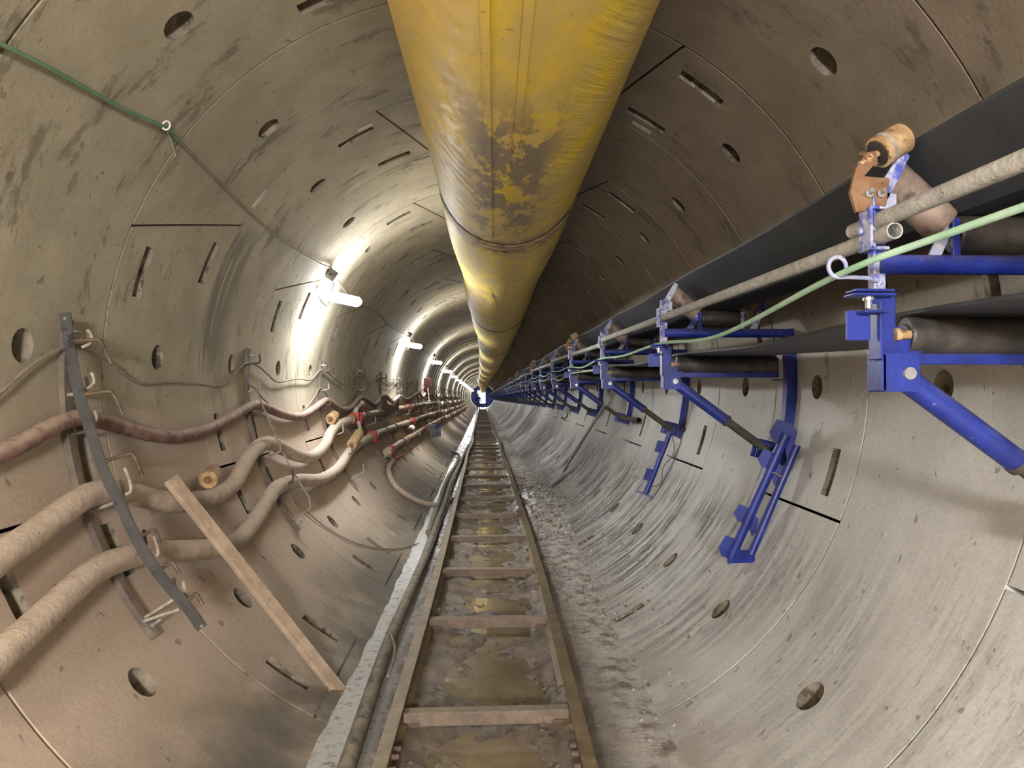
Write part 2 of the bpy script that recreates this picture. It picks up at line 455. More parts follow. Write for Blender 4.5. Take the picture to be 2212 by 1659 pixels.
# ------------------------------------------------------------------ mesh helpers
class MB:
    def __init__(self):
        self.v = []; self.f = []; self.s = []; self.mi = []

    def add(self, vs, fs, smooth=False, mi=0):
        b = len(self.v)
        self.v += [tuple(q) for q in vs]
        for q in fs:
            self.f.append(tuple(i + b for i in q)); self.s.append(smooth); self.mi.append(mi)
        return self

    def ext(self, o, mi):
        b = len(self.v)
        self.v += o.v
        self.f += [tuple(i + b for i in q) for q in o.f]
        self.s += o.s
        self.mi += [mi] * len(o.f)

    # axis-aligned or oriented box
    def box(self, c, s, rot=None, bev=0.0):
        c = Vector(c); hx, hy, hz = s[0] / 2, s[1] / 2, s[2] / 2
        if bev <= 0:
            vs = [Vector((sx * hx, sy * hy, sz * hz)) for sx in (-1, 1) for sy in (-1, 1) for sz in (-1, 1)]
            fs = [(0, 1, 3, 2), (4, 6, 7, 5), (0, 4, 5, 1), (2, 3, 7, 6), (0, 2, 6, 4), (1, 5, 7, 3)]
        else:
            # chamfered box: three quads per corner region
            b = min(bev, hx * .9, hy * .9, hz * .9)
            bm = bmesh.new(); bmesh.ops.create_cube(bm, size=2.0)
            for q in bm.verts:
                q.co = Vector((q.co.x * hx, q.co.y * hy, q.co.z * hz))
            bmesh.ops.bevel(bm, geom=list(bm.edges), offset=b, segments=1, affect='EDGES', profile=.5)
            vs = [q.co.copy() for q in bm.verts]
            for i, q in enumerate(bm.verts):
                q.index = i
            fs = [tuple(w.index for w in q.verts) for q in bm.faces]
            bm.free()
        if rot is not None:
            vs = [rot @ q for q in vs]
        return self.add([c + q for q in vs], fs)

    # bar of rectangular section from a to b; up hints the section's height direction
    def bar(self, a, b, w, h, up=(0, 0, 1), bev=0.0):
        a = Vector(a); b = Vector(b); t = b - a; L = t.length; t.normalize()
        up = Vector(up); sx = t.cross(up)
        if sx.length < 1e-5:
            sx = t.cross(Vector((1, 0, 0)))
        sx.normalize(); u = sx.cross(t)
        rot = Matrix((sx, t, u)).transposed()
        return self.box((a + b) / 2, (w, L, h), rot, bev)

    def tube(self, path, r, n=12, cap=True, smooth=True, rfun=None):
        path = [Vector(q) for q in path]
        m = len(path)
        tang = []
        for i in range(m):
            t = path[min(i + 1, m - 1)] - path[max(i - 1, 0)]
            tang.append(t.normalized() if t.length > 1e-9 else Vector((0, 1, 0)))
        ref = Vector((0, 0, 1)) if abs(tang[0].z) < .9 else Vector((1, 0, 0))
        nrm = (ref - tang[0] * ref.dot(tang[0])).normalized()
        vs = []
        for i in range(m):
            if i:
                nrm = nrm - tang[i] * nrm.dot(tang[i])
                if nrm.length < 1e-6:
                    nrm = tang[i].orthogonal()
                nrm.normalize()
            bi = tang[i].cross(nrm)
            rr = r if rfun is None else rfun(i)
            for k in range(n):
                a = 2 * PI * k / n
                vs.append(path[i] + (nrm * math.cos(a) + bi * math.sin(a)) * rr)
        fs = []
        for i in range(m - 1):
            for k in range(n):
                k2 = (k + 1) % n
                fs.append((i * n + k, i * n + k2, (i + 1) * n + k2, (i + 1) * n + k))
        self.add(vs, fs, smooth)
        if cap:
            self.add(vs[:n], [tuple(reversed(range(n)))])
            self.add(vs[-n:], [tuple(range(n))])
        return self

    def cyl(self, a, b, r, n=16, r2=None, hollow=0.0):
        a = Vector(a); b = Vector(b)
        t = (b - a).normalized(); u = t.orthogonal().normalized(); w = t.cross(u)
        r2 = r if r2 is None else r2
        ring = lambda c, q: [c + (u * math.cos(2 * PI * k / n) + w * math.sin(2 * PI * k / n)) * q for k in range(n)]
        vs = ring(a, r) + ring(b, r2)
        self.add(vs, [(k, (k + 1) % n, n + (k + 1) % n, n + k) for k in range(n)], True)
        if hollow > 0:
            for c, q, d in ((a, r, 1), (b, r2, -1)):
                v2 = ring(c, q) + ring(c, q * hollow) + ring(c + t * d * min(.25, (b - a).length * .45), q * hollow)
                self.add(v2, [(k, n + k, n + (k + 1) % n, (k + 1) % n) for k in range(n)])
                self.add(v2, [(n + k, 2 * n + k, 2 * n + (k + 1) % n, n + (k + 1) % n) for k in range(n)], True)
                self.add(v2[2 * n:], [tuple(range(n))])
        else:
            self.add(ring(a, r), [tuple(reversed(range(n)))]); self.add(ring(b, r2), [tuple(range(n))])
        return self

    # lathe profile [(along, radius)...] about the axis a->direction
    def lathe(self, a, axis, prof, n=24):
        a = Vector(a); t = Vector(axis).normalized(); u = t.orthogonal().normalized(); w = t.cross(u)
        for i in range(len(prof) - 1):
            (h0, r0), (h1, r1) = prof[i], prof[i + 1]
            vs = [a + t * h0 + (u * math.cos(2 * PI * k / n) + w * math.sin(2 * PI * k / n)) * r0 for k in range(n)]
            vs += [a + t * h1 + (u * math.cos(2 * PI * k / n) + w * math.sin(2 * PI * k / n)) * r1 for k in range(n)]
            self.add(vs, [(k, (k + 1) % n, n + (k + 1) % n, n + k) for k in range(n)], abs(h1 - h0) > 1e-6)
        return self

    # plate: polygon in a plane (o + u*x + v*y), extruded by t along normal
    def plate(self, pts, o, u, v, t):
        o = Vector(o); u = Vector(u).normalized(); v = Vector(v).normalized(); w = u.cross(v)
        n = len(pts)
        a = [o + u * x + v * y - w * (t / 2) for x, y in pts]
        b = [q + w * t for q in a]
        fs = [tuple(reversed(range(n))), tuple(range(n, 2 * n))]
        fs += [(k, (k + 1) % n, n + (k + 1) % n, n + k) for k in range(n)]
        return self.add(a + b, fs)

    def mesh(self, name, mats):
        me = D.meshes.new(name)
        me.from_pydata(self.v, [], self.f)
        me.polygons.foreach_set('use_smooth', self.s)
        me.polygons.foreach_set('material_index', self.mi)
        for m in (mats if isinstance(mats, (list, tuple)) else [mats]):
            me.materials.append(M[m] if isinstance(m, str) else m)
        bm = bmesh.new(); bm.from_mesh(me)
        bmesh.ops.recalc_face_normals(bm, faces=bm.faces)
        bm.to_mesh(me); bm.free()
        me.update()
        return me

    def build(self, name, mat, parent=None):
        return link(name, self.mesh(name, mat), parent)


def link(name, me, parent=None):
    o = D.objects.new(name, me); COL.objects.link(o)
    if parent is not None:
        o.parent = parent
    return o


def tag(o, label, cat, group=None, kind=None):
    o['label'] = label
    if cat:
        o['category'] = cat
    if group:
        o['group'] = group
    if kind:
        o['kind'] = kind
    return o


def empty(name, loc=(0, 0, 0), world_parts=False):
    o = D.objects.new(name, None); COL.objects.link(o)
    o.empty_display_size = .1
    o.location = loc
    return o


def part(name, mb, mat, root):
    """mesh given in world coordinates, parented to a thing whose empty sits at its base"""
    b = root.location if root.parent is None else root.parent.location + root.location
    m2 = MB(); m2.v = [(q[0] - b[0], q[1] - b[1], q[2] - b[2]) for q in mb.v]
    m2.f, m2.s, m2.mi = mb.f, mb.s, mb.mi
    o = link(name, m2.mesh(name, mat)); o.parent = root
    return o


def cr(pts, step=.05):
    """Catmull-Rom through points, resampled"""
    pts = [Vector(q) for q in pts]
    out = []
    n = len(pts)
    for i in range(n - 1):
        p0 = pts[max(i - 1, 0)]; p1 = pts[i]; p2 = pts[i + 1]; p3 = pts[min(i + 2, n - 1)]
        k = max(2, int((p2 - p1).length / step))
        for j in range(k):
            t = j / k
            out.append(.5 * ((2 * p1) + (p2 - p0) * t + (2 * p0 - 5 * p1 + 4 * p2 - p3) * t * t + (3 * p1 - p0 - 3 * p2 + p3) * t ** 3))
    out.append(pts[-1])
    return out


# ================================================================== SETTING: the lining
HOLES = [42.8, 87.5, 132, 177, 222, 267, 314.6, 358]
GAP = .014
# joints as (angle at the near face, angle at the far face); the segment runs from joint i to joint i+1
JP = [(59.4, 68.0), (157.7, 148.7), (243.0, 243.0), (337.0, 337.0)]
JQ = [(15.0, 24.0), (113.4, 104.2), (198.5, 198.5), (293.0, 293.0)]


def pockets(J):
    out = []
    (a0, a1), (b0, b1), (c0, _), (d0, _) = J
    for fy in (.21, .82):
        out.append((a0 + (a1 - a0) * fy - 7.6, fy, .25, .085))
        out.append((b0 + (b1 - b0) * fy + 7.9, fy, .25, .085))
        out.append((c0 - 7.0, fy, .24, .085)); out.append((c0 + 7.0, fy, .24, .085))
        if fy < .5:
            out.append((d0 + 7.0, fy, .24, .085))
    return out


def segment_mesh(J, i, name):
    (a0, a1) = J[i]; (b0, b1) = J[(i + 1) % 4]
    if i == 3:
        b0 += 360; b1 += 360
    rad = math.radians
    ya, yb = GAP / 2, RW - GAP / 2
    gs = GAP / 2
    edge = lambda q0, q1, y: rad(q0 + (q1 - q0) * y / RW) * R
    loop = []
    step = .06
    n1 = int((edge(b0, b1, ya) - edge(a0, a1, ya)) / step)
    for k in range(n1):
        s0, s1 = edge(a0, a1, ya) + gs, edge(b0, b1, ya) - gs
        loop.append((s0 + (s1 - s0) * k / n1, ya))
    n2 = int(RW / step)
    for k in range(n2):
        y = ya + (yb - ya) * k / n2
        loop.append((edge(b0, b1, y) - gs, y))
    n1b = int((edge(b0, b1, yb) - edge(a0, a1, yb)) / step)
    for k in range(n1b):
        s0, s1 = edge(b0, b1, yb) - gs, edge(a0, a1, yb) + gs
        loop.append((s0 + (s1 - s0) * k / n1b, yb))
    for k in range(n2):
        y = yb + (ya - yb) * k / n2
        loop.append((edge(a0, a1, y) + gs, y))
    feats = []
    for h in HOLES:
        for t in (h, h + 360):
            if edge(a0, a1, RW / 2) + .1 < rad(t) * R < edge(b0, b1, RW / 2) - .1:
                feats.append(('c', [(rad(t) * R + .066 * math.cos(2 * PI * k / 24), RW * .49 + .066 * math.sin(2 * PI * k / 24)) for k in range(24)], .09))
    for (t, fy, L, w) in pockets(J):
        for tt in (t, t + 360):
            s = rad(tt) * R; y = fy * RW
            if edge(a0, a1, y) + .02 < s - L / 2 and s + L / 2 < edge(b0, b1, y) - .02:
                pts = []
                for k in range(5):
                    pts.append((s - L / 2 + L * k / 4, y - w / 2))
                for k in range(5):
                    pts.append((s + L / 2 - L * k / 4, y + w / 2))
                feats.append(('p', pts, .06))
    vs = []; es = []

    def addloop(l):
        b = len(vs)
        vs.extend(l)
        es.extend((b + k, b + (k + 1) % len(l)) for k in range(len(l)))
    addloop(loop)
    for f in feats:
        addloop(f[1])

    def inpoly(x, y, poly):
        c = False; j = len(poly) - 1
        for k in range(len(poly)):
            if (poly[k][1] > y) != (poly[j][1] > y) and x < (poly[j][0] - poly[k][0]) * (y - poly[k][1]) / (poly[j][1] - poly[k][1]) + poly[k][0]:
                c = not c
            j = k
        return c
    smin = min(q[0] for q in loop); smax = max(q[0] for q in loop)
    gx = int((smax - smin) / .07); gy = 15
    for ii in range(gx + 1):
        for jj in range(1, gy):
            x = smin + (smax - smin) * ii / gx; y = ya + (yb - ya) * jj / gy
            if edge(a0, a1, y) + .035 < x < edge(b0, b1, y) - .035:
                vs.append((x, y))
    res = delaunay_2d_cdt([Vector(q) for q in vs], es, [], 1, 1e-6)
    ov, of = res[0], res[2]
    mb = MB()

    def to3(s, y, dr):
        t = s / R
        return ((R + dr) * math.cos(t), y, (R + dr) * math.sin(t))
    keep = []
    boxes = [(min(q[0] for q in f[1]), max(q[0] for q in f[1]), min(q[1] for q in f[1]), max(q[1] for q in f[1]), f[1]) for f in feats]
    for fc in of:
        cx = sum(ov[k][0] for k in fc) / 3; cy = sum(ov[k][1] for k in fc) / 3
        hit = False
        for (x0, x1, y0, y1, poly) in boxes:
            if x0 <= cx <= x1 and y0 <= cy <= y1 and inpoly(cx, cy, poly):
                hit = True; break
        if not hit:
            keep.append(tuple(reversed(fc)))
    mb.add([to3(q[0], q[1], 0) for q in ov], keep, True)
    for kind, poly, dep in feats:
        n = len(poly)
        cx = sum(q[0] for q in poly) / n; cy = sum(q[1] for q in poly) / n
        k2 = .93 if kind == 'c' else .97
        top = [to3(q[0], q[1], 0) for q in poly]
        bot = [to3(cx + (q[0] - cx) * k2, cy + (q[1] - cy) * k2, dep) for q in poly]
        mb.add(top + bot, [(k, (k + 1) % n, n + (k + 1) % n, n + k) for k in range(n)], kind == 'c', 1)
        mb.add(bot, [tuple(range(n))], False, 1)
    n = len(loop)
    a = [to3(q[0], q[1], 0) for q in loop]; b = [to3(q[0], q[1], .10) for q in loop]
    mb.add(a + b, [(k, n + k, n + (k + 1) % n, (k + 1) % n) for k in range(n)])
    me = D.meshes.new(name)
    me.from_pydata(mb.v, [], mb.f)
    me.polygons.foreach_set('use_smooth', mb.s)
    me.polygons.foreach_set('material_index', mb.mi)
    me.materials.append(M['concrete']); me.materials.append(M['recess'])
    me.update()
    return me


tunnel = empty('wall_tunnel')
tag(tunnel, 'round tunnel wall of precast concrete lining rings with round sockets and bolt pockets', None, kind='structure')
SEG = {0: [segment_mesh(JQ, i, 'lining_segment') for i in range(4)],
       1: [segment_mesh(JP, i, 'lining_segment') for i in range(4)]}


def ring_matrix(d):
    a = P(0, d, 0); b = P(0, d + RW, 0); t = (b - a).normalized()
    xx = Vector((1, 0, 0)); xx = (xx - t * xx.dot(t)).normalized(); zz = xx.cross(t)
    m = Matrix((xx, t, zz)).transposed().to_4x4()
    m.translation = a
    return m


KMIN, KMAX = -2, 19
for k in range(KMIN, KMAX):
    d = D0 + RW * k
    for i in range(4):
        o = link('lining_segment', SEG[k % 2][i], tunnel)
        o.matrix_local = ring_matrix(d)


def plain_rings(k0, k1, name, n=64):
    mb = MB()
    for k in range(k0, k1):
        m = ring_matrix(D0 + RW * k)
        prof = [(0, R + .04), (GAP * .9, R), (RW * .5, R), (RW - GAP * .9, R), (RW, R + .04)]
        vs = []
        for (y, r) in prof:
            for q in range(n):
                t = 2 * PI * q / n
                vs.append(m @ Vector((r * math.cos(t), y, r * math.sin(t))))
        fs = []
        for a in range(len(prof) - 1):
            for q in range(n):
                fs.append((a * n + q, (a + 1) * n + q, (a + 1) * n + (q + 1) % n, a * n + (q + 1) % n))
        mb.add(vs, fs, True)
        for J in ((JP if k % 2 else JQ),):
            for (t, fy, L, w) in pockets(J):
                if k1 > 0 and k < 60:
                    y = fy * RW
                    pv = []
                    for (da, dy) in ((-L / 2, -w / 2), (L / 2, -w / 2), (L / 2, w / 2), (-L / 2, w / 2)):
                        ang = math.radians(t) + da / R
                        pv.append((ang, y + dy))
    me = D.meshes.new(name)
    me.from_pydata(mb.v, [], mb.f)
    me.polygons.foreach_set('use_smooth', mb.s)
    me.materials.append(M['concrete'])
    me.update()
    o = link(name, me, tunnel)
    o['kind'] = 'stuff'
    return o


plain_rings(KMAX, 100, 'far_lining_rings', 64)
plain_rings(-16, KMIN, 'rear_lining_rings', 64)
DEND = D0 + RW * 100

# far bulkhead of the machine, with a bright lit opening
bulk = empty('wall_end', P(0, DEND - 1, 0))
tag(bulk, 'blue bulkhead closing the far end of the tunnel around a bright white opening', None, kind='structure')
mb = MB()
n = 48
ring = [P(1.76 * math.cos(2 * PI * k / n), DEND - 1, 1.76 * math.sin(2 * PI * k / n)) for k in range(n)]
ring2 = [q + Vector((0, .3, 0)) for q in ring]
mb.add(ring + ring2, [tuple(range(n)), tuple(reversed(range(n, 2 * n)))] + [(k, (k + 1) % n, n + (k + 1) % n, n + k) for k in range(n)])
part('bulkhead_plate', mb, 'blue', bulk)
mb = MB(); c = P(-.15, DEND - 1.12, -.05); mb.box(c, (1.15, .2, 1.9), None, .05); part('lit_opening', mb, 'portal', bulk)
mb = MB()
for (x, z, w, h) in ((-.78, -.05, .1, 2.1), (.48, -.05, .1, 2.1), (-.15, .96, 1.36, .1), (-.15, -1.06, 1.36, .1)):
    mb.box(P(x, DEND - 1.15, z), (w, .3, h), None, .01)
part('opening_frame', mb, 'blue', bulk)

# ------------------------------------------------------------------ floor of mud
RAILZ = -1.49
GAUGE = .80


def hsh(i, j):
    v = math.sin(i * 127.1 + j * 311.7) * 43758.5453
    return v - math.floor(v)


def vnoise(x, y):
    i, j = math.floor(x), math.floor(y); fx, fy = x - i, y - j
    fx = fx * fx * (3 - 2 * fx); fy = fy * fy * (3 - 2 * fy)
    a = hsh(i, j) + (hsh(i + 1, j) - hsh(i, j)) * fx
    b = hsh(i, j + 1) + (hsh(i + 1, j + 1) - hsh(i, j + 1)) * fx
    return a + (b - a) * fy


def fbm(x, y, o=4):
    s = 0; a = .5
    for k in range(o):
        s += a * vnoise(x, y); x = x * 2.03 + 7.1; y = y * 2.03 + 3.7; a *= .5
    return s


def floor_z(x, d):
    ax = abs(x)
    z = -1.588
    if ax < .36:
        z = -1.588 - .045 * math.cos(ax / .36 * PI / 2) ** .7
    n = fbm(x * 5 + 3, d * 4, 5) - .5
    z += n * (.085 if ax < .38 else (.05 if x > 0 else .018))
    if x > .3:
        # heaps of spilled muck against the right haunch
        z += .12 * math.exp(-((d - 9.6) / 1.7) ** 2) * max(0, min(1, (x - .42) / .2))
        z += .02
    return z


mb = MB()
ds = []
d = .6
while d < DEND:
    ds.append(d)
    d += max(.025, d * .0075) if d < 12 else d * .02
xs = [-.98 + 1.96 * k / 84 for k in range(85)]
vs = []
for d in ds:
    for x in xs:
        vs.append(P(x, d, floor_z(x, d)))
nx = len(xs)
fs = [(i * nx + k, i * nx + k + 1, (i + 1) * nx + k + 1, (i + 1) * nx + k) for i in range(len(ds) - 1) for k in range(nx - 1)]
me = D.meshes.new('floor'); me.from_pydata(vs, [], fs)
me.polygons.foreach_set('use_smooth', [True] * len(fs)); me.materials.append(M['mud']); me.update()
fl = link('floor', me)
tag(fl, 'wet muddy invert with brown grit filling the bottom of the tunnel', None, kind='structure')
mb = MB()
vs = []; dd = [1.0 + .25 * k for k in range(160)] + [41 + 3 * k for k in range(24)]
for d in dd:
    for x in (-.30, 0, .30):
        vs.append(P(x, d, -1.626))
mb.add(vs, [(i * 3 + k, i * 3 + k + 1, (i + 1) * 3 + k + 1, (i + 1) * 3 + k) for i in range(len(dd) - 1) for k in range(2)], True)
w = mb.build('muddy_water', 'water')
tag(w, 'shallow brown water lying between the rails and mirroring the yellow duct', 'water', kind='stuff')


# ================================================================== VENTILATION DUCT
DX, DZ, DR = .105, 1.215, .425
duct = empty('ventilation_duct', P(DX, 0, DZ - DR))
tag(duct, 'big yellow fabric ventilation duct with grimy scuffs slung under the crown', 'duct')
joints = [-6.0, 4.65, 11.5, 18.5, 25.5, 32.5, 39.5, 46.5, 56, 66, 76, 86, 96, 106, DEND - 1.3]


def duct_c(d):
    x = interp([(-10, DX), (6, DX), (10, DX + .03), (20, DX + .14), (32, DX + .12), (45, DX + .02), (50, DX - .1), (70, DX - .05), (120, DX)], d)
    z = interp([(-10, DZ), (14, DZ), (22, DZ - .02), (45, DZ - .08), (50, DZ - .2), (75, DZ - .2), (120, DZ - .3)], d)
    return P(x, d, z)


for i in range(len(joints) - 1):
    a, b = joints[i], joints[i + 1]
    L = b - a
    n = max(12, int(L / .12)) if a < 12 else 16
    path = [duct_c(a + L * k / n) for k in range(n + 1)]
    n2 = n

    def rf(k, n2=n2, i=i):
        t = k / n2
        sag = .012 * math.sin(t * PI * (2 + i % 2)) if i else 0
        pinch = -.012 * max(0, 1 - min(t, 1 - t) * n2 / 2.0)
        return DR + sag + pinch
    mb = MB(); mb.tube(path, DR, 56, cap=False, rfun=rf)
    sec = part('duct_section', mb, 'duct', duct)
    if i:
        mb = MB()
        pr = [(-.09, DR - .004), (-.07, DR + .003), (-.02, DR + .001), (.0, DR + .005), (.05, DR + .001), (.09, DR - .004)]
        ax = (duct_c(a + .3) - duct_c(a - .3)).normalized()
        mb.lathe(duct_c(a), ax, pr, 56)
        part('joint_band', mb, 'duct_band', sec)
    if i < 3:
        # welded seam strip along the underside
        mb = MB()
        for off in (-.05, .05):
            vs = []
            m = min(40, n - 3)
            for k in range(m + 1):
                c = path[1 + int(k * (n - 3) / m)]
                for da in (-.012, .012):
                    t = math.radians(-98) + (off + da) / DR
                    for rr in (DR + .004,):
                        vs.append(c + Vector((rr * math.cos(t), 0, rr * math.sin(t))))
            mb.add(vs, [(k * 2, k * 2 + 1, k * 2 + 3, k * 2 + 2) for k in range(m)], True)
        part('seam_strip', mb, 'duct', sec)
# hanger straps from the crown
for d in [1.0 + 2.28 * k for k in range(22)]:
    c = duct_c(d)
    mb = MB()
    top = P(c.x - cl(d)[0], d, math.sqrt(R * R - (c.x - cl(d)[0]) ** 2) - .005)
    mb.bar(c + Vector((0, 0, DR - .01)), top, .03, .004, (0, 1, 0))
    part('hanger_strap', mb, 'wire', duct)

# ================================================================== RAILWAY TRACK
track = empty('railway_track', P(0, 3, RAILZ - .1))
tag(track, 'narrow muddy ladder track of two box rails with rusty cross ties', 'track')
TX = -.015
for s in (-1, 1):
    mb = MB()
    path_d = [1.2 + .6 * k for k in range(20)] + [13.2 + 2 * k for k in range(50)]
    sec = [(-.028, 0), (.028, 0), (.028, -.012), (.012, -.02), (.012, -.075), (.045, -.085), (.045, -.097), (-.045, -.097), (-.045, -.085), (-.012, -.075), (-.012, -.02), (-.028, -.012)]
    vs = []
    for j, d in enumerate(path_d):
        wob = .012 * (fbm(d * .35, s * 3 + 9, 3) - .45) * (1 if d < 14 else 3.5)
        wz = .014 * (fbm(d * .3 + 40, 5, 3) - .45)
        if 19 < d < 26:
            wob += .05 * math.sin((d - 19) / 7 * PI)
        for (x, z) in sec:
            vs.append(P(TX + s * GAUGE / 2 + x + wob, d, RAILZ + z + wz))
    n = len(sec)
    mb.add(vs, [(i * n + k, i * n + (k + 1) % n, (i + 1) * n + (k + 1) % n, (i + 1) * n + k) for i in range(len(path_d) - 1) for k in range(n)])
    mb.add(vs[:n], [tuple(range(n))]); mb.add(vs[-n:], [tuple(reversed(range(n)))])
    rail = part('rail', mb, 'rail', track)
    # fish plates and the stub brackets on the inner foot
    for d in (3.02, 9.0, 15.0):
        mb = MB()
        mb.box(P(TX + s * (GAUGE / 2 - .02), d, RAILZ - .05), (.012, .34, .045), None, .003)
        for q in (-.12, -.05, .05, .12):
            mb.cyl(P(TX + s * (GAUGE / 2 - .022), d + q, RAILZ - .05), P(TX + s * (GAUGE / 2 - .055), d + q, RAILZ - .05), .012, 6)
        part('fish_plate', mb, 'footing', rail)
tie_d = [2.05, 3.47, 4.86, 6.2, 7.56, 8.95, 10.3]
while tie_d[-1] < 90:
    tie_d.append(tie_d[-1] + 1.37)
rng = random.Random(5)
for i, d in enumerate(tie_d):
    mb = MB()
    tl = rng.uniform(-.012, .012)
    x0, x1 = TX - .375, TX + .375
    z = RAILZ - .055 + rng.uniform(-.006, .006)
    # an angle bar, one leg flat and one leg down towards the viewer
    for (yy, zz, w, h) in ((.03, 0, .062, .01), (0, -.025, .01, .06)):
        a = P(x0, d + yy - tl, z + zz); b = P(x1, d + yy + tl, z + zz)
        mb.bar(a, b, w, h, (0, 0, 1), .002)
    t = part('cross_tie', mb, 'tie', track)
    if i < 9:
        for s in (-1, 1):
            mb = MB()
            mb.box(P(TX + s * .335, d + .07, RAILZ - .10), (.07, .17, .03), None, .006)
            part('gusset', mb, 'footing', t)
# reddish kerb that carries the rail feet
for s in (-1, 1):
    mb = MB()
    dd = [1.3 + .3 * k for k in range(34)] + [11.5 + 3 * k for k in range(26)]
    vs = []
    for j, d in enumerate(dd):
        w = .012 * (fbm(d * 3, s + 20, 3) - .5)
        for (x, z) in ((-.05, -.097), (.05, -.097), (.075 + w, -.175), (-.06, -.175)):
            vs.append(P(TX + s * GAUGE / 2 - s * x, d, RAILZ + z))
    mb.add(vs, [(i * 4 + k, i * 4 + (k + 1) % 4, (i + 1) * 4 + (k + 1) % 4, (i + 1) * 4 + k) for i in range(len(dd) - 1) for k in range(4)])
    part('rail_kerb', mb, 'footing', track)

# ================================================================== CONVEYOR
CB = [1.875, 4.287, 6.615, 9.05] + [11.45 + 2.4 * k for k in range(40)]
CB = [d for d in CB if d < DEND - 6]
X0 = 1.04


def roller(mb, a, b, r, n=20):
    a = Vector(a); b = Vector(b); L = (b - a).length; t = (b - a).normalized()
    mb.lathe(a, t, [(0, .012), (0, r * .55), (.004, r * .6), (.004, r * .93), (.0, r * .96), (.008, r), (L - .008, r), (L, r * .96), (L - .004, r * .6), (L, r * .5), (L, .01)], n)
    return mb


def bracket_parts(kind):
    """parts of one conveyor bracket in bore coordinates (x, 0, z); kind tells the variants apart"""
    pt = []

    def add(name, mb, mat, sub=None):
        pt.append((name, mb, mat, sub))
    # upright strap
    m = MB()
    m.box((.985, 0, .285), (.042, .008, .25), None, .002)
    m.box((.966, -.012, .29), (.006, .03, .24), None, .001)
    add('upright', m, 'blue_worn')
    # slanting head plate that holds the wing roller
    m = MB()
    m.plate([(-.018, 0), (.018, 0), (.016, .1), (.012, .15), (-.012, .15), (-.014, .1)], (.985, .0, .40), (.86, 0, -.5), (.5, 0, .86), .007)
    m.plate([(-.02, 0), (.05, 0), (.05, .05), (-.02, .06)], (.985, .0, .375), (1, 0, 0), (0, 0, 1), .007)
    add('head_plate', m, 'blue_worn')
    # clamp that grips the stringer pipe
    m = MB()
    m.box((.952, -.012, .33), (.008, .06, .105), None, .002)
    m.box((.968, -.012, .382), (.04, .06, .008), None, .002)
    m.box((.972, -.012, .281), (.05, .06, .008), None, .002)
    m.cyl((.946, 0, .33), (.938, 0, .33), .009, 8)
    add('pipe_clamp', m, 'blue_worn')
    # rollers
    add('wing_roller', roller(MB(), (1.045, .06, .49), (1.19, .06, .362), .050), 'roller_rust')
    add('centre_roller', roller(MB(), (1.215, .06, .335), (1.435, .06, .335), .050), 'roller_dark')
    add('wing_roller', roller(MB(), (1.46, .06, .365), (1.60, .06, .49), .050), 'roller_rust')
    add('return_roller', roller(MB(), (1.062, .02, .068), (1.64, .02, .068), .050), 'roller_dark')
    # cross tube under the carrying rollers
    m = MB(); m.cyl((.99, 0, .247), (1.715, 0, .247), .025, 16); add('cross_tube', m, 'blue')
    for x in (1.202, 1.448):
        m = MB()
        m.box((x, .02, .30), (.02, .014, .14), None, .002)
        m.box((x, .05, .345), (.012, .06, .05))
        add('roller_support', m, 'blue' if x < 1.3 else 'blue_worn')
    m = MB(); m.bar((1.13, .0, .262), (1.205, .045, .37), .03, .006, (0, 1, 0)); add('diagonal_strap', m, 'blue_worn')
    m = MB(); m.bar((1.50, .0, .262), (1.625, .05, .52), .035, .006, (0, 1, 0)); add('outer_strap', m, 'blue_worn')
    # lower bracket: folded blue plate with slotted ear for the return roller
    m = MB()
    m.box((.998, 0, .105), (.066, .009, .12), None, .002)
    m.plate([(0, 0), (.10, 0), (.122, .03), (.122, .085), (.10, .085), (.10, .07), (.07, .07), (.07, .09), (0, .09)], (.975, -.004, -.002), (1, 0, 0), (0, 0, 1), .009)
    m.box((.968, -.025, .075), (.008, .06, .14), None, .002)
    m.box((.945, -.05, .12), (.055, .05, .007), None, .002)
    m.box((.955, -.022, .165), (.11, .055, .007), None, .002)
    m.box((.955, -.022, .175), (.10, .055, .007), None, .002)
    m.box((.925, -.02, .09), (.06, .008, .075), None, .002)
    add('base_bracket', m, 'blue')
    m = MB()
    m.plate([(-.045, -.045), (.035, -.045), (.045, -.035), (.045, .035), (.03, .05), (-.045, .05)], (1.025, -.035, -.03), (1, 0, 0), (0, 0, 1), .008)
    m.plate([(-.045, -.045), (.035, -.045), (.045, -.035), (.045, .035), (.03, .05), (-.045, .05)], (1.025, .035, -.03), (1, 0, 0), (0, 0, 1), .008)
    m.box((.982, 0, -.027), (.012, .078, .095), None, .003)
    add('pivot_fork', m, 'blue')
    m = MB()
    m.cyl((1.04, -.045, -.03), (1.04, .05, -.03), .010, 12); m.cyl((1.04, -.052, -.03), (1.04, -.040, -.03), .0155, 14)
    add('pivot_pin', m, 'zinc')
    m = MB(); m.cyl((.95, -.025, .162), (.95, -.025, .132), .008, 8); m.cyl((.95, -.025, .16), (.95, -.025, .152), .014, 6); add('clamp_bolt', m, 'zinc')
    m = MB(); m.cyl((1.062, -.012, .068), (1.035, -.012, .068), .012, 8); m.cyl((1.035, -.012, .068), (1.022, -.012, .068), .017, 6); add('roller_nut', m, 'rust')
    # beam behind the return roller, far hanger
    m = MB(); m.box((1.345, .02, .008), (.62, .035, .028), None, .003)
    m.box((1.645, .02, .05), (.012, .05, .11), None, .003); m.box((1.645, .02, -.02), (.05, .05, .008))
    add('return_beam', m, 'blue')
    # knee brace, telescoping
    a = Vector((1.045, 0, -.035)); b = Vector((1.58, 0, -.425)); t = (b - a).normalized(); L = (b - a).length
    m = MB(); m.cyl(a + t * .015, a + t * (L * .56), .031, 18)
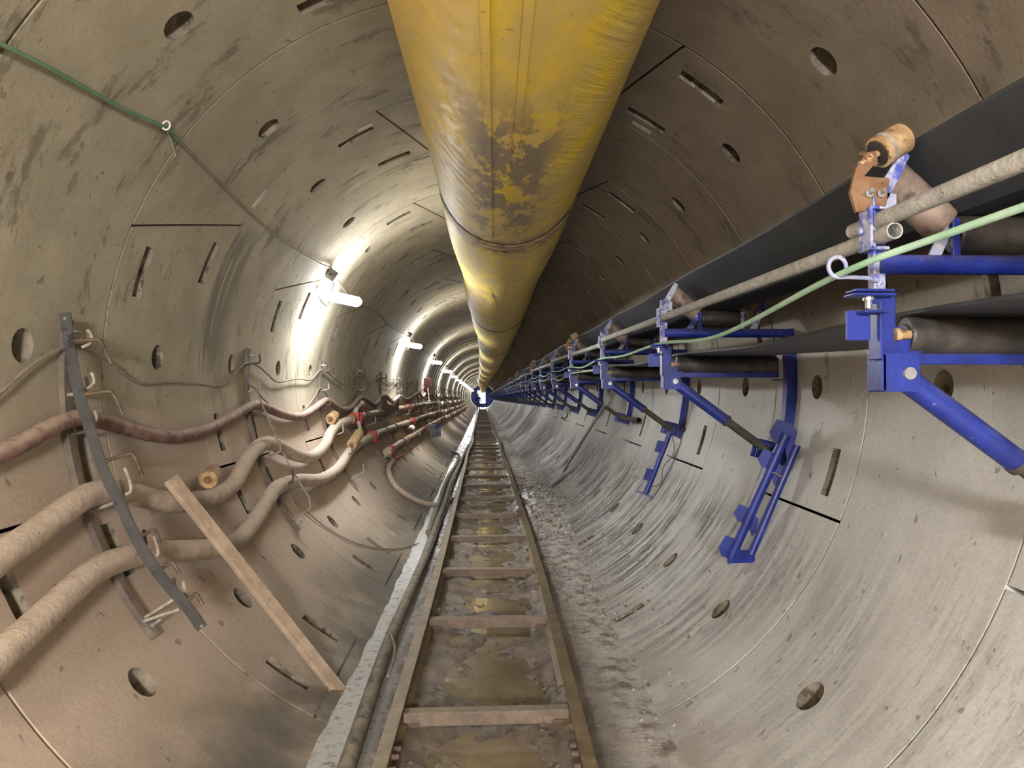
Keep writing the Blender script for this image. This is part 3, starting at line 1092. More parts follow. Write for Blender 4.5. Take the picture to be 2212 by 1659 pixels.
    add('knee_brace', m, 'blue')
    m2 = MB(); m2.cyl(a + t * (L * .56), b, .024, 16); m2.lathe(a, t, [(L * .55, .031), (L * .55, .034), (L * .575, .034), (L * .58, .024)], 18)
    add('inner_tube', m2, 'dark_tube', 'knee_brace')
    # bar bent along the wall
    m = MB()
    vs = []; n = 16
    for k in range(n + 1):
        ang = math.radians(-16.5 + 25.5 * k / n)
        for (r, y) in ((R - .004, -.03), (R - .004, .03), (R - .062, .03), (R - .062, -.03)):
            vs.append((r * math.cos(ang), y, r * math.sin(ang)))
    m.add(vs, [(i * 4 + k, i * 4 + (k + 1) % 4, (i + 1) * 4 + (k + 1) % 4, (i + 1) * 4 + k) for i in range(n) for k in range(4)])
    m.add(vs[:4], [(0, 1, 2, 3)]); m.add(vs[-4:], [(3, 2, 1, 0)])
    add('wall_bar', m, 'blue')
    m = MB()
    u = Vector((math.cos(math.radians(-15)), 0, math.sin(math.radians(-15)))); w = Vector((-u.z, 0, u.x))
    c = u * (R - .09)
    rot = Matrix((u, Vector((0, 1, 0)), w)).transposed()
    m.box(c, (.17, .012, .11), rot, .003)
    m.box(c + Vector((0, .075, 0)), (.17, .012, .11), rot, .003)
    m.box(c + u * .07 + Vector((0, .035, 0)), (.016, .11, .13), rot, .003)
    add('wall_foot', m, 'blue')
    m = MB(); m.cyl(c - Vector((0, .03, 0)), c + Vector((0, .11, 0)), .014, 10)
    m.cyl(c + u * .075 + w * .02 + Vector((0, -.08, 0)), c + u * .075 + w * .02 + Vector((0, .13, 0)), .02, 10)
    add('foot_bolt', m, 'dark_tube')
    if 'guide' in kind:
        m = MB()
        # J-shaped rusty plate bolted to the head
        m.plate([(0, 0), (.075, .012), (.085, .085), (.02, .09), (.055, .13), (.05, .155), (.028, .15), (.0, .11), (-.015, .05)], (.925, -.012, .375), (1, 0, 0), (0, 0, 1), .012)
        m.plate([(-.022, -.022), (.022, -.022), (.022, .022), (-.022, .022)], (.965, -.0, .515), (.8, .3, -.5), (.1, .9, .4), .012)
        add('guide_bracket', m, 'rust_brown')
        for q in (.955, .985):
            m = MB()
            m.cyl((q, -.016, .42), (q, -.04, .425), .006, 8); m.cyl((q, -.016, .42), (q, -.027, .42), .011, 6)
            add('bolt', m, 'zinc', 'guide_bracket')
        ax = Vector((.8, .1, .5)).normalized(); a = Vector((.962, -.01, .512))
        m = MB(); m.lathe(a, ax, [(.028, .012), (.028, .036), (.030, .041), (.046, .042), (.046, .039), (.05, .039), (.05, .042), (.056, .042), (.056, .040), (.108, .040), (.113, .035), (.115, .0)], 28)
        add('guide_roller', m, 'rust')
        m = MB(); m.lathe(a, ax, [(.027, .010), (.027, .034)], 28)
        add('roller_seal', m, 'roller_dark', 'guide_roller')
        m = MB(); m.lathe(a, ax, [(.043, .0425), (.056, .0425)], 28)
        add('roller_groove', m, 'pale_rod', 'guide_roller')
        m = MB(); m.lathe(a, ax, [(-.03, 0), (-.03, .007), (-.012, .007), (-.012, .013), (.006, .013), (.006, .009), (.03, .009)], 8)
        add('axle', m, 'rust', 'guide_roller')
    if 'eye' in kind:
        m = MB()
        loop = [Vector((.968, -.03, .206)), Vector((.93, -.035, .207)), Vector((.89, -.04, .208))]
        for k in range(10):
            an = math.radians(-100 - 34 * k)
            loop.append(Vector((.868 + .024 * math.cos(an), -.04 + .0015 * k, .233 + .026 * math.sin(an))))
        m.tube(cr(loop, .008), .0055, 8)
        m.cyl((.972, -.03, .206), (.955, -.03, .206), .011, 6)
        add('eye_hook', m, 'blue_worn')
    return pt


def emit_thing(name, parts, origin, simple_one=False, cache=None, key=None):
    """one Empty with parts (meshes shared through the cache), or one merged mesh for distant copies"""
    if simple_one:
        k = (key, 'one')
        if k not in cache:
            mats = []; m = MB()
            for (nm, mb, mt, sub) in parts:
                if mt not in mats:
                    mats.append(mt)
                m.ext(mb, mats.index(mt))
            cache[k] = m.mesh(name, mats)
        o = link(name, cache[k]); o.location = origin
        return o
    if key not in cache:
        cache[key] = [(nm, mb.mesh(nm, mt), sub) for (nm, mb, mt, sub) in parts]
    root = empty(name, origin)
    byname = {}
    for (nm, me, sub) in cache[key]:
        o = link(nm, me, byname[sub] if sub else root)
        if not sub:
            byname[nm] = o
    return root


cache = {}
for i, d in enumerate(CB):
    kind = []
    if i % 3 == 0:
        kind.append('guide')
    if i == 0:
        kind.append('eye')
    key = ' '.join(kind) or 'plain'
    o = emit_thing('conveyor_bracket', bracket_parts(kind), P(0, d, 0), i >= 11, cache, key)
    g = 'conveyor brackets along the wall'
    if i == 0:
        lab = 'blue conveyor bracket with rusty guide roller, eye hook and overlapping pipe ends'
    elif i == 1:
        lab = 'blue conveyor bracket above the two-legged blue frame lying against the wall'
    elif i == 2:
        lab = 'blue conveyor bracket above the single blue strut hanging down the wall'
    elif i == 3:
        lab = 'blue conveyor bracket with small guide roller and a shovel handle on its brace'
    elif i % 3 == 0:
        lab = 'distant blue conveyor bracket with a guide roller standing above the belt edge'
    else:
        lab = 'plain blue conveyor bracket without guide roller further along than the shovel'
    tag(o, lab, 'bracket', g)

# the belt: carrying strand in a trough, return strand flat
belt = empty('conveyor_belt', P(1.35, 4, .12))
tag(belt, 'black rubber conveyor belt with troughed upper strand and flat lower strand', 'conveyor belt')


def strand(sec, thick, sag, name):
    dd = []
    d = -1.0
    while d < DEND - 4:
        dd.append(d); d += .15 if d < 15 else .6
    vs = []
    m = len(sec)
    for d in dd:
        # sag between idlers
        near = min(CB, key=lambda q: abs(q - d)); t = min(1, abs(d - near) / 1.2)
        s = -sag * math.sin(t * PI / 2) ** 2
        for (x, z) in sec:
            vs.append(P(x, d, z + s))
        for (x, z) in reversed(sec):
            vs.append(P(x, d, z + s - thick))
    n = 2 * m
    mb = MB()
    mb.add(vs, [(i * n + k, i * n + (k + 1) % n, (i + 1) * n + (k + 1) % n, (i + 1) * n + k) for i in range(len(dd) - 1) for k in range(n)])
    mb.add(vs[:n], [tuple(range(n))]); mb.add(vs[-n:], [tuple(reversed(range(n)))])
    return part(name, mb, 'rubber', belt)


a, b = Vector((1.085, .552)), Vector((1.225, .408))
sec = [(1.085, .566), (1.13, .521), (1.18, .470), (1.222, .425), (1.24, .405), (1.27, .398), (1.33, .396), (1.40, .398), (1.43, .405), (1.46, .425), (1.52, .478), (1.58, .535), (1.605, .560)]
strand(sec, .010, .012, 'carrying_strand')
sec = [(1.065, .130), (1.2, .130), (1.4, .130), (1.55, .130), (1.635, .130)]
strand(sec, .010, .02, 'return_strand')

# stringer pipes: each spans two bays and overlaps the next at a clamp
k = -2
num = 0
ends = [-3.0] + [CB[i] for i in range(0, len(CB), 2)]
for i in range(len(ends) - 1):
    if ends[i] > 70:
        break
    a, b = ends[i], ends[i + 1]
    up_start = .316
    m = MB()
    pa = [P(.978, a - .10, .312 if i else .35), P(.978, a + .3, .314 if i else .35)]
    pb = [P(.978, b - .3, .350), P(.978, b + .11, .352)]
    nseg = 10
    pts = pa + [P(.978, a + .3 + (b - a - .6) * q / nseg, .314 + (.350 - .314) * q / nseg) for q in range(1, nseg)] + pb
    m.tube(pts, .0205, 14, cap=False)
    # hollow open ends
    for (p0, p1) in ((pts[0], pts[1]), (pts[-1], pts[-2])):
        t = (p1 - p0).normalized()
        m.lathe(p0, t, [(0, .0205), (0, .017), (.12, .017), (.12, 0)], 14)
    o = m.build('stringer_pipe', 'stringer')
    o['group'] = 'stringer pipes along the conveyor'
    if i == 0:
        tag(o, 'cement-crusted pipe running past the rusty guide roller, its blunt tip past the clamp', 'pipe')
    elif i == 1:
        tag(o, 'cement-crusted pipe with an open end beside the rusty guide roller', 'pipe')
    else:
        tag(o, 'grey stringer pipe clamped to the conveyor brackets beyond the hanging blue strut', 'pipe')

# pull cord threaded along the brackets
pts = [P(1.0, -.3, .30), P(.985, .8, .27), P(.93, 1.5, .245), P(.868, 1.86, .212)]
for i in range(1, len(CB)):
    if CB[i] > 60:
        break
    a, b = CB[i - 1], CB[i]
    pts.append(P(.93 if i == 1 else .958, a + (b - a) * .5, .165 - .02 * (i % 2)))
    pts.append(P(.960, b, .185))
m = MB(); m.tube(cr(pts, .06), .0085, 8)
o = m.build('pull_cord', 'green')
tag(o, 'pale green pull cord threaded through the eye hook and along the conveyor brackets', 'cord')
pts = []
for i in range(2, len(CB)):
    if CB[i] > 55:
        break
    pts.append(P(.955, CB[i], .10)); pts.append(P(.955, CB[i] + 1.2, .04 + .03 * (i % 3)))
m = MB(); m.tube(cr(pts, .08), .007, 6)
tag(m.build('signal_wire', 'white'), 'thin pale wire drooping between the lower ends of the conveyor brackets', 'wire')

# spare frames hanging at the wall below brackets two and three
def spare_frame():
    root = empty('spare_strut_frame', px_wall(1585, 1205, .05))
    tag(root, 'two-legged blue steel frame with folded plates lying against the wall', 'frame')
    p0 = px_wall(1698, 938, .115); p1 = px_wall(1578, 1206, .085)
    q0 = px_wall(1722, 962, .045); q1 = px_wall(1622, 1198, .035)
    m = MB(); m.cyl(p0, p1, .027, 18, hollow=.8); part('leg_tube', m, 'blue', root)
    m = MB(); m.cyl(q0, q1, .021, 16, hollow=.8); part('leg_tube', m, 'blue', root)
    t = (p1 - p0).normalized(); side = (q0 - p0); side = (side - t * side.dot(t)).normalized(); nn = t.cross(side).normalized()
    for f, sc in ((.0, 1.15), (.22, .9), (.66, .85), (.93, 1.1)):
        c = p0 + (p1 - p0) * f
        m = MB()
        m.plate([(-.055 * sc, .01), (-.05 * sc, -.075), (.02 * sc, -.085), (.055 * sc, -.05), (.05 * sc, .01)], c, t, side, .008)
        part('folded_plate', m, 'blue', root)
    for f, sc in ((.0, 1.2), (.26, .9), (.68, .8)):
        c = p0 + (p1 - p0) * f
        m = MB()
        m.plate([(-.05 * sc, .0), (.02 * sc, .0), (.10 * sc, .055), (.06 * sc, .065), (-.03 * sc, .05)], c, t, side, .009)
        part('cross_plate', m, 'blue', root)
    m = MB(); m.bar(p1 - side * .02, q1 + side * .02, .07, .01, nn); m.bar(p1 - t * .05, p1 + t * .03, .04, .012, side); part('end_plate', m, 'blue', root)
    m = MB(); m.tube(cr([p0 + (p1 - p0) * .3, p0 + (q1 - p0) * .32 + nn * .02, q0 + (q1 - q0) * .3], .03), .005, 6); part('wire_tie', m, 'wire', root)


spare_frame()
root = empty('hanging_strut', px_wall(1392, 1082, .05))
tag(root, 'single blue strut with plates and wire loops hanging down the wall', 'strut')
d = CB[2]
p0 = px_d(1447, 934, d - .02); p1 = px_d(1394, 1068, d - .02)
m = MB(); m.cyl(p0, p1, .027, 16, hollow=.8); part('strut_tube', m, 'blue', root)
t = (p1 - p0).normalized(); side = Vector((0, 1, 0)); nn = t.cross(side).normalized()
for f in (.25, .7):
    c = p0 + (p1 - p0) * f
    m = MB()
    m.plate([(-.06, .0), (.05, .0), (.06, -.07), (-.04, -.08)], c - side * .02, t, nn, .01)
    m.plate([(-.05, -.03), (.04, -.03), (.04, .07), (-.05, .05)], c - nn * .01, t, side, .01)
    part('folded_plate', m, 'blue', root)
m = MB(); m.plate([(-.09, -.03), (.1, -.05), (.1, .04), (-.08, .06)], p1, nn, side, .012); part('end_plate', m, 'blue', root)
m = MB(); m.tube(cr([p0 + nn * .02, p0 + t * .15 + nn * .1, p0 + t * .3 + nn * .06, p0 + t * .45 + nn * .09, p0 + t * .5 + nn * .02], .03), .005, 6); part('wire_loop', m, 'wire', root)


# ================================================================== LEFT WALL: racks, hoses, wires
RK = [3.16, 5.45] + [7.8 + 2.3 * k for k in range(24)]
HOOKA = [176.6, 183.2, 188.6, 199.3, 207.3, 215.5]


def rack_parts():
    pt = []
    m = MB()
    vs = []; n = 24
    for k in range(n + 1):
        ang = math.radians(173 + 45.5 * k / n)
        for (r, y) in ((R - .003, -.022), (R - .003, .022), (R - .028, .022), (R - .028, -.022)):
            vs.append((r * math.cos(ang), y, r * math.sin(ang)))
    m.add(vs, [(i * 4 + k, i * 4 + (k + 1) % 4, (i + 1) * 4 + (k + 1) % 4, (i + 1) * 4 + k) for i in range(n) for k in range(4)])
    m.add(vs[:4], [(0, 1, 2, 3)]); m.add(vs[-4:], [(3, 2, 1, 0)])
    pt.append(('wall_bar', m, 'wall_bar', None))
    for ang in (174.5, 217):
        m = MB()
        t = math.radians(ang); u = Vector((math.cos(t), 0, math.sin(t)))
        m.cyl(u * (R - .02), u * (R - .075), .007, 8); m.cyl(u * (R - .03), u * (R - .042), .014, 6)
        pt.append(('anchor_bolt', m, 'zinc', None))
    for j, ang in enumerate(HOOKA):
        t = math.radians(ang); u = Vector((math.cos(t), 0, math.sin(t))); inn = Vector((-1, 0, 0)) * (-1)
        a = u * (R - .015)
        L = .09 if j < 3 else .15
        d1 = (-u * .8 + Vector((.25, 0, .1))).normalized()
        b = a + d1 * L
        m = MB()
        m.tube(cr([a, a + d1 * (L - .02), b + Vector((.004, 0, .012)), b + Vector((-.004, 0, .065 if j < 3 else .085))], .015), .0075, 8)
        pt.append(('hook', m, 'rust_rod' if j % 2 == 0 else 'pale_rod', None))
    return pt


cache = {}
for i, d in enumerate(RK):
    if d > 58:
        break
    o = emit_thing('hose_rack', rack_parts(), P(0, d, 0), i >= 8, cache, 'rack')
    if i == 0:
        lab = 'dusty curved hose rack on the wall behind the spare black rack'
    elif i == 2:
        lab = 'curved hook rack on the wall crossed by the pipe valve with the red lever'
    elif i == 1:
        lab = 'curved wall rack with a slack wire running down past both mud-crusted hoses'
    else:
        lab = 'curved hook rack on the wall between wavy hoses beyond the rusty roller'
    tag(o, lab, 'rack', 'hose racks down the left wall')

# spare black rack hung over the first one
DF = 3.02
fp = [(141, 676), (148, 732), (161, 805), (175, 868), (190, 913), (203, 955), (228, 1026), (254.5, 1079), (286, 1146), (318, 1204), (363, 1265), (400, 1305), (437, 1357)]
fb = cr([px_d(x, y, DF) for x, y in fp], .03)
root = empty('spare_black_rack', fb[-1])
tag(root, 'black curved flat-bar rack with bent rust-spotted hooks hanging in front of the hoses', 'rack')
m = MB(); vs = []
for i, q in enumerate(fb):
    t = (fb[min(i + 1, len(fb) - 1)] - fb[max(i - 1, 0)]).normalized(); s = t.cross(Vector((0, 1, 0))).normalized()
    for (k, y) in ((-.021, -.004), (.021, -.004), (.021, .004), (-.021, .004)):
        vs.append(q + s * k + Vector((0, y, 0)))
m.add(vs, [(i * 4 + k, i * 4 + (k + 1) % 4, (i + 1) * 4 + (k + 1) % 4, (i + 1) * 4 + k) for i in range(len(fb) - 1) for k in range(4)])
m.add(vs[:4], [(0, 1, 2, 3)]); m.add(vs[-4:], [(3, 2, 1, 0)])
bar = part('flat_bar', m, 'black_steel', root)
for q in ((436, 1352), (141, 688)):
    m = MB()
    c = px_d(q[0], q[1], DF - .0045); m.cyl(c, c - Vector((0, .004, 0)), .006, 10)
    part('rivet', m, 'pale_rod', bar)
for h in ([(158, 736), (205, 734), (217, 736), (228, 758), (241, 787)], [(181, 852), (230, 846), (242, 848), (252, 865), (266, 896)],
          [(229, 995), (270, 983), (286, 981), (294, 994), (310, 1033)], [(308, 1157), (325, 1147), (334, 1146), (340, 1157), (346, 1174)],
          [(349, 1228), (362, 1220), (372, 1213), (378, 1222), (388, 1239)], [(403, 1299), (416, 1289), (424, 1283), (430, 1292), (438, 1307)]):
    m = MB(); m.tube(cr([px_d(x, y, DF + .004 + .0 * k) for k, (x, y) in enumerate(h)], .012), .0072, 10)
    part('hook', m, 'rust_rod', root)
for h in ([(177, 750), (190, 744), (198, 735), (196, 722), (189, 713)], [(182, 842), (194, 836), (203, 826), (201, 812), (197, 806)],
          [(200, 914), (206, 910), (208, 898), (203, 888)], [(272, 1068), (281, 1063), (283, 1054), (277, 1030), (269, 1011)],
          [(337, 1200), (342, 1197), (340, 1182), (333, 1158)], [(405, 1300), (402, 1285), (395, 1255)], [(310, 1342), (345, 1330), (388, 1316)]):
    m = MB(); m.tube(cr([px_d(x, y, DF + .05) for (x, y) in h], .012), .0068, 10)
    part('stay_rod', m, 'pale_rod', root)


def hose(name, pts, off, r, mat, label, cat, far=None, n=12, group=None):
    P3 = []
    for q in pts:
        P3.append(px_wall(q[0], q[1], q[2] if len(q) > 2 else off))
    if far:
        P3 += far
    m = MB(); m.tube(cr(P3, .035), r, n)
    o = m.build(name, mat)
    return tag(o, label, cat, group)


def far_wave(d0, ang, sagdeg, off, dmax=56):
    out = []
    for i, d in enumerate(RK):
        if d < d0 or d > dmax:
            continue
        out.append(PA(ang, d, off)); out.append(PA(ang + sagdeg * .9, d + .8, off)); out.append(PA(ang + sagdeg, d + 1.4, off))
    return out


h1 = [(-60, 1005), (0, 980), (47, 958), (95, 930), (142, 909), (171, 903), (221, 911), (285, 929), (332, 940), (380, 943), (443, 929), (490, 907), (532, 882), (557, 875), (585, 885), (617, 897), (649, 899), (680, 882), (700, 867),
      (711, 867), (736, 884), (757, 881), (777, 861), (792, 864), (808, 874), (820, 862), (830, 853), (840, 862), (849, 867), (863, 856), (876, 863), (891, 857)]
hose('upper_hose', h1, .055, .0345, 'hose_red', 'wavy dusty red-brown hose, uppermost of the hoses along the wall', 'hose', far_wave(18.0, 183.5, 3.5, .05))
h2 = [(-70, 1262), (0, 1205), (81, 1148), (157, 1091), (203, 1066), (264, 1064), (301, 1071), (366, 1085), (443, 1078), (498, 1052), (525, 1008), (541, 982), (563, 962), (585, 958), (611, 969), (642, 984), (674, 986), (701, 963), (714, 935), (727, 920), (742, 913), (752, 909)]
hose('mud_crusted_hose', h2, .085, .051, 'hose_beige', 'thick mud-crusted hose running under the rusty roller to the valve', 'hose')
h3 = [(-70, 1492), (0, 1419), (67, 1358), (142, 1287), (197, 1240), (244, 1214), (309, 1197), (376, 1191), (468, 1184), (515, 1165), (547, 1130), (576, 1085), (600, 1052), (645, 1038), (690, 1036), (728, 1014), (756, 975), (775, 958), (790, 950), (797, 946)]
hose('mud_crusted_hose', h3, .085, .051, 'hose_beige', 'lowest thick mud-crusted hose, crossed by the leaning timber board', 'hose')
wA = [(-40, 880), (0, 850), (41, 812), (85, 777), (127, 755), (165, 749), (190, 755), (234, 780), (269, 809), (304, 829), (364, 826), (427, 829), (468, 834), (494, 825), (516, 796), (535, 784), (557, 790), (579, 809), (601, 825), (642, 818), (671, 820), (690, 801), (701, 799), (721, 816), (742, 831), (757, 824), (770, 810), (787, 819), (803, 826), (823, 813), (841, 826), (863, 821)]
hose('thin_cable', wA, .03, .0075, 'wire', 'thin dusty cable drooping between the tops of the hose racks', 'cable', far_wave(12, 177, 3, .04, 40), 8)
wB = [(540, 832), (552, 840), (570, 863), (601, 887), (633, 894), (661, 881), (680, 856), (691, 838), (703, 850), (716, 866), (735, 876), (755, 866), (770, 842), (780, 850)]
hose('thin_cable', wB, .035, .007, 'wire', 'thin wire looping just above the red-brown hose past the wall rack', 'cable', None, 8)
wC = [(554, 842), (565, 870), (588, 925), (604, 962), (625, 1005), (645, 1038), (665, 1070), (681, 1092)]
hose('slack_wire', wC, .16, .006, 'pale_rod', 'slack wire slanting down across both mud-crusted hoses', 'wire', None, 8)
wD = [(640, 1085), (700, 1136), (754, 1168), (801, 1181), (845, 1186), (881, 1180), (913, 1171)]
hose('slack_wire', wD, .012, .006, 'wire', 'thin wire lying on the haunch above the wet strip', 'wire', None, 8)
gc = [(-60, 62), (0, 94), (89, 138), (179, 187), (260, 232), (325, 262), (358, 277), (391, 309)]
hose('green_cable', gc, .03, .0085, 'green_dark', 'green cable strung along the upper wall to the white ring clip', 'cable', None, 8)
gd = [(389, 307), (447, 366), (545, 464), (610, 521), (647, 545), (683, 566), (716, 579)]
hose('lamp_cable', gd, .022, .0075, 'grey_cable', 'grey lamp cable from the ring clip to the nearest junction box', 'cable', None, 8)

# white ring clip with string
root = empty('ring_clip', px_wall(358, 277, .03))
tag(root, 'small white ring clip with a string tail holding the green cable', 'clip')
c = px_wall(359, 271, .04)
m = MB(); pts = [c + Vector((.016 * math.cos(a), .004 * math.sin(a), .02 * math.sin(a))) for a in [2 * PI * k / 14 for k in range(15)]]
m.tube(pts, .004, 8); part('ring', m, 'white', root)
m = MB(); m.tube(cr([px_wall(360, 282, .03), px_wall(368, 302, .02), px_wall(374, 320, .01), px_wall(380, 338, .004)], .02), .0022, 6); part('string', m, 'white', root)

# ------------------------------------------------------------------ steel pipes with red clamps


def clamp(c, t, r, root):
    m = MB()
    t = t.normalized()
    m.lathe(c, t, [(-.035, r), (-.035, r + .012), (-.02, r + .02), (.02, r + .02), (.035, r + .012), (.035, r)], 20)
    for s in (-1, 1):
        u = Vector((.7, 0, .7 * s)).normalized()
        m.box(c + u * (r + .02), (.035, .06, .035), None, .004)
    return part('red_clamp', m, 'red_clamp', root)


def stubring(c, t, r, root):
    m = MB(); t = t.normalized()
    m.lathe(c, t, [(-.012, r), (-.012, r + .012), (.012, r + .012), (.012, r)], 18)
    part('hook_ring', m, 'black_steel', root)


def pipe_run(name, label, a0, d0, a1, d1, off, r, joints, extra=None):
    root = empty(name, PA(a0, d0, off))
    tag(root, label, 'pipe', 'brown steel pipes on the left wall')
    n = 24
    pts = [PA(a0 + (a1 - a0) * k / n, d0 + (d1 - d0) * k / n, off) for k in range(n + 1)]
    m = MB(); m.tube(pts, r, 18); part('pipe_run', m, 'pipe_brown', root)
    for f in joints:
        d = d0 + (d1 - d0) * f
        c = PA(a0 + (a1 - a0) * f, d, off); t = pts[-1] - pts[0]
        clamp(c, t, r, root)
        m = MB()
        m.lathe(c, t.normalized(), [(.05, r), (.05, r + .002), (.9 if f > .05 else .3, r + .002), (.9 if f > .05 else .3, r)], 18)
        part('pale_sleeve', m, 'pipe_end', root)
    for d in RK:
        if d0 + .4 < d < d1:
            f = (d - d0) / (d1 - d0)
            stubring(PA(a0 + (a1 - a0) * f, d, off), pts[-1] - pts[0], r, root)
    return root


def polar(p):
    x, z = cl(p.y); lx, lz = p.x - x, p.z - CAMZ - z
    return math.degrees(math.atan2(lz, lx)) % 360, p.y


a, d = polar(px_wall(757, 906, .085)); a2, d2 = polar(px_wall(905, 873, .085))
r1 = pipe_run('steel_pipe', 'brown steel pipe with valve, uppermost of the three pipes', a, d, 194.0, 25.0, .085, .056, (.012, .42))
# valve on the first pipe
c = PA(a, d + .12, .085)
m = MB(); m.cyl(c + Vector((0, .05, 0)), c + Vector((.03, .12, .12)), .03, 12); m.cyl(c + Vector((.03, .12, .12)), c + Vector((.06, .25, .17)), .022, 12); m.box(c + Vector((.07, .29, .19)), (.05, .05, .05), None, .008)
v = part('valve', m, 'pale_rod', r1)
m = MB(); m.bar(c + Vector((.05, .2, .17)), c + Vector((.10, .62, .03)), .014, .02, (0, 0, 1)); part('valve_lever', m, 'red_clamp', v)
clamp(PA(a, d + .42, .085), Vector((0, 1, 0)), .056, r1)
m = MB(); m.tube(cr([c + Vector((.06, .04, -.03)), c + Vector((.09, .02, -.12)), c + Vector((.08, .0, -.22)), c + Vector((.05, .02, -.26))], .03), .022, 8); part('loose_sleeve', m, 'pale_rod', r1)
m = MB(); cc = px_d(837, 870, 13.2); m.plate([(-.12, .14), (.0, .16), (.06, .02), (.3, -.02), (.42, .06), (.42, -.06), (.1, -.14), (-.1, -.06)], px_wall(832, 876, .16), (.35, .9, .0), (0, 0, 1), .03); part('rusty_bracket', m, 'footing', r1)
a, d = polar(px_wall(800, 944, .085))
r2 = pipe_run('steel_pipe', 'brown steel pipe joined to the lowest thick hose by a red clamp', a, d, 205.0, 25.5, .085, .056, (.006, .36))
a, d = polar(px_wall(838, 976, .085))
r3 = pipe_run('steel_pipe', 'brown steel pipe with a capped end and branch, lowest of the three pipes', a, d, 213.0, 26.0, .085, .056, (.012, .42))
c = PA(a, d - .02, .085)
m = MB(); m.lathe(c, Vector((0, -1, 0)), [(-.1, .056), (-.1, .066), (.02, .066), (.025, .05), (.025, 0)], 20); part('end_cap', m, 'pipe_end', r3)
m = MB(); m.cyl(c + Vector((0, .08, -.05)), px_wall(850, 994, .05), .026, 12); part('branch', m, 'pale_rod', r3)
m = MB(); q = px_wall(852, 990, .07); m.bar(q, q + Vector((.12, .1, .04)), .018, .012); part('branch_lever', m, 'red_clamp', r3)
# hoses carrying on from the pipes
for (ang, d0, lab) in ((194, 24.8, 'pale wavy hose carrying on from the uppermost brown pipe'), (205, 25.3, 'pale wavy hose carrying on from the middle brown pipe'), (213, 25.8, 'pale wavy hose carrying on from the lowest brown pipe')):
    pts = [PA(ang, d0, .085)]
    k = 0
    d = d0
    while d < 62:
        d += 1.15; k += 1
        pts.append(PA(ang + (2.6 if k % 2 else 0), d, .085))
    m = MB(); m.tube(cr(pts, .12), .052, 10)
    tag(m.build('distant_hose', 'hose_beige'), lab, 'hose')
# branch hose dropping to the floor
bh = [(849, 996, .05), (840, 1010, .05), (841, 1025, .045), (850, 1045, .04), (868, 1062, .04), (891, 1077, .035), (916, 1087, .04), (938, 1091, .05)]
P3 = [px_wall(*q) for q in bh]
m = MB(); m.tube(cr(P3 + [P3[-1] + Vector((.12, .25, -.01)), P3[-1] + Vector((.2, .7, -.02))], .03), .033, 12)
tag(m.build('branch_hose', 'hose_beige'), 'dusty hose dropping from the capped pipe end to the track side', 'hose')


def floor_hose(name, pts, zl, r, mat, label, n=12):
    P3 = [px_floor(x, y, zl) for x, y in pts]
    m = MB(); m.tube(cr(P3, .05), r, n)
    return tag(m.build(name, mat), label, 'hose')


floor_hose('floor_hose', [(735, 1700), (754, 1642), (790, 1534), (819, 1447), (845, 1375), (870, 1317), (892, 1266), (913, 1216), (931, 1169), (949, 1118), (962, 1085), (971, 1055), (982, 1028), (993, 1004), (1003, 982), (1012, 962)],
           -1.548, .037, 'hose_floor', 'long muddy hose lying on the floor beside the left rail')
floor_hose('floor_hose', [(925, 1150), (938, 1115), (950, 1082), (958, 1055), (968, 1030), (984, 1005), (992, 985), (978, 975), (962, 965)],
           -1.535, .030, 'hose_floor', 'shorter muddy hose bundled with the long floor hose where the branch hose ends')
floor_hose('floor_cable', [(838, 1362), (850, 1385), (853, 1410), (846, 1440), (838, 1460)], -1.50, .008, 'grey_cable', 'bit of thin cable looped over the long floor hose', 8)
floor_hose('floor_cable', [(905, 1250), (935, 1180), (952, 1130), (965, 1100), (975, 1060), (985, 1030)], -1.49, .008, 'boots', 'thin black cable lying along the muddy floor hose', 8)

# ------------------------------------------------------------------ timber board, loose rollers
top = px_wall(368, 1034, .15); foot = px_floor(736, 1497, -1.60)
t = (foot - top).normalized(); outw = Vector((-(top + foot).x / 2, 0, 0)).normalized()
m = MB(); m.bar(top, foot + t * .02, .075, .028, Vector((.75, -.45, .45)), .003)
tag(m.build('timber_board', 'wood'), 'dusty timber board leaning across the thick hoses with its foot on the floor', 'board')


def loose_roller(p, q, r, label):
    root = empty('loose_roller', p)
    tag(root, label, 'roller')
    ax = (q - p); L = ax.length
    m = MB(); m.lathe(p, ax, [(0, r * .45), (0, r * .9), (.008, r), (L * .3, r), (L * .3, r * .95), (L * .34, r * .95), (L * .34, r), (L - .008, r), (L, r * .9), (L, 0)], 24); part('shell', m, 'rust', root)
    m = MB(); m.lathe(p, ax, [(.006, r * .46), (.006, r * .25), (-.008, r * .22), (-.008, 0)], 16); part('bearing', m, 'rust_brown', root)
    m = MB(); m.lathe(p, ax, [(L, .008), (L + .06, .008), (L + .06, 0)], 8); part('axle', m, 'rust_rod', root)


p = px_wall(449, 1037, .10); loose_roller(p, p + Vector((-.03, .17, .02)), .052, 'rusty guide roller lying on the wall behind the thick hose near the board')
p = px_wall(714, 906, .09); loose_roller(p, p + Vector((-.02, .3, .03)), .055, 'cream rusty roller resting on the wall above the red-clamped valve')
p = px_wall(759, 962, .14); loose_roller(p, p + Vector((.0, .5, .10)), .055, 'pair-length rusty roller tucked between two brown pipes')
p = px_wall(883, 932, .08); root = empty('white_canister', p); tag(root, 'small dark canister with a white label lying between the lower pipes', 'canister')
m = MB(); m.cyl(p, p + Vector((.03, .3, .05)), .06, 16); part('body', m, 'footing', root)
m = MB(); m.lathe(p, Vector((.03, .3, .05)), [(.12, .061), (.12, .063), (.3, .063), (.3, .0)], 16); part('label_band', m, 'white', root)

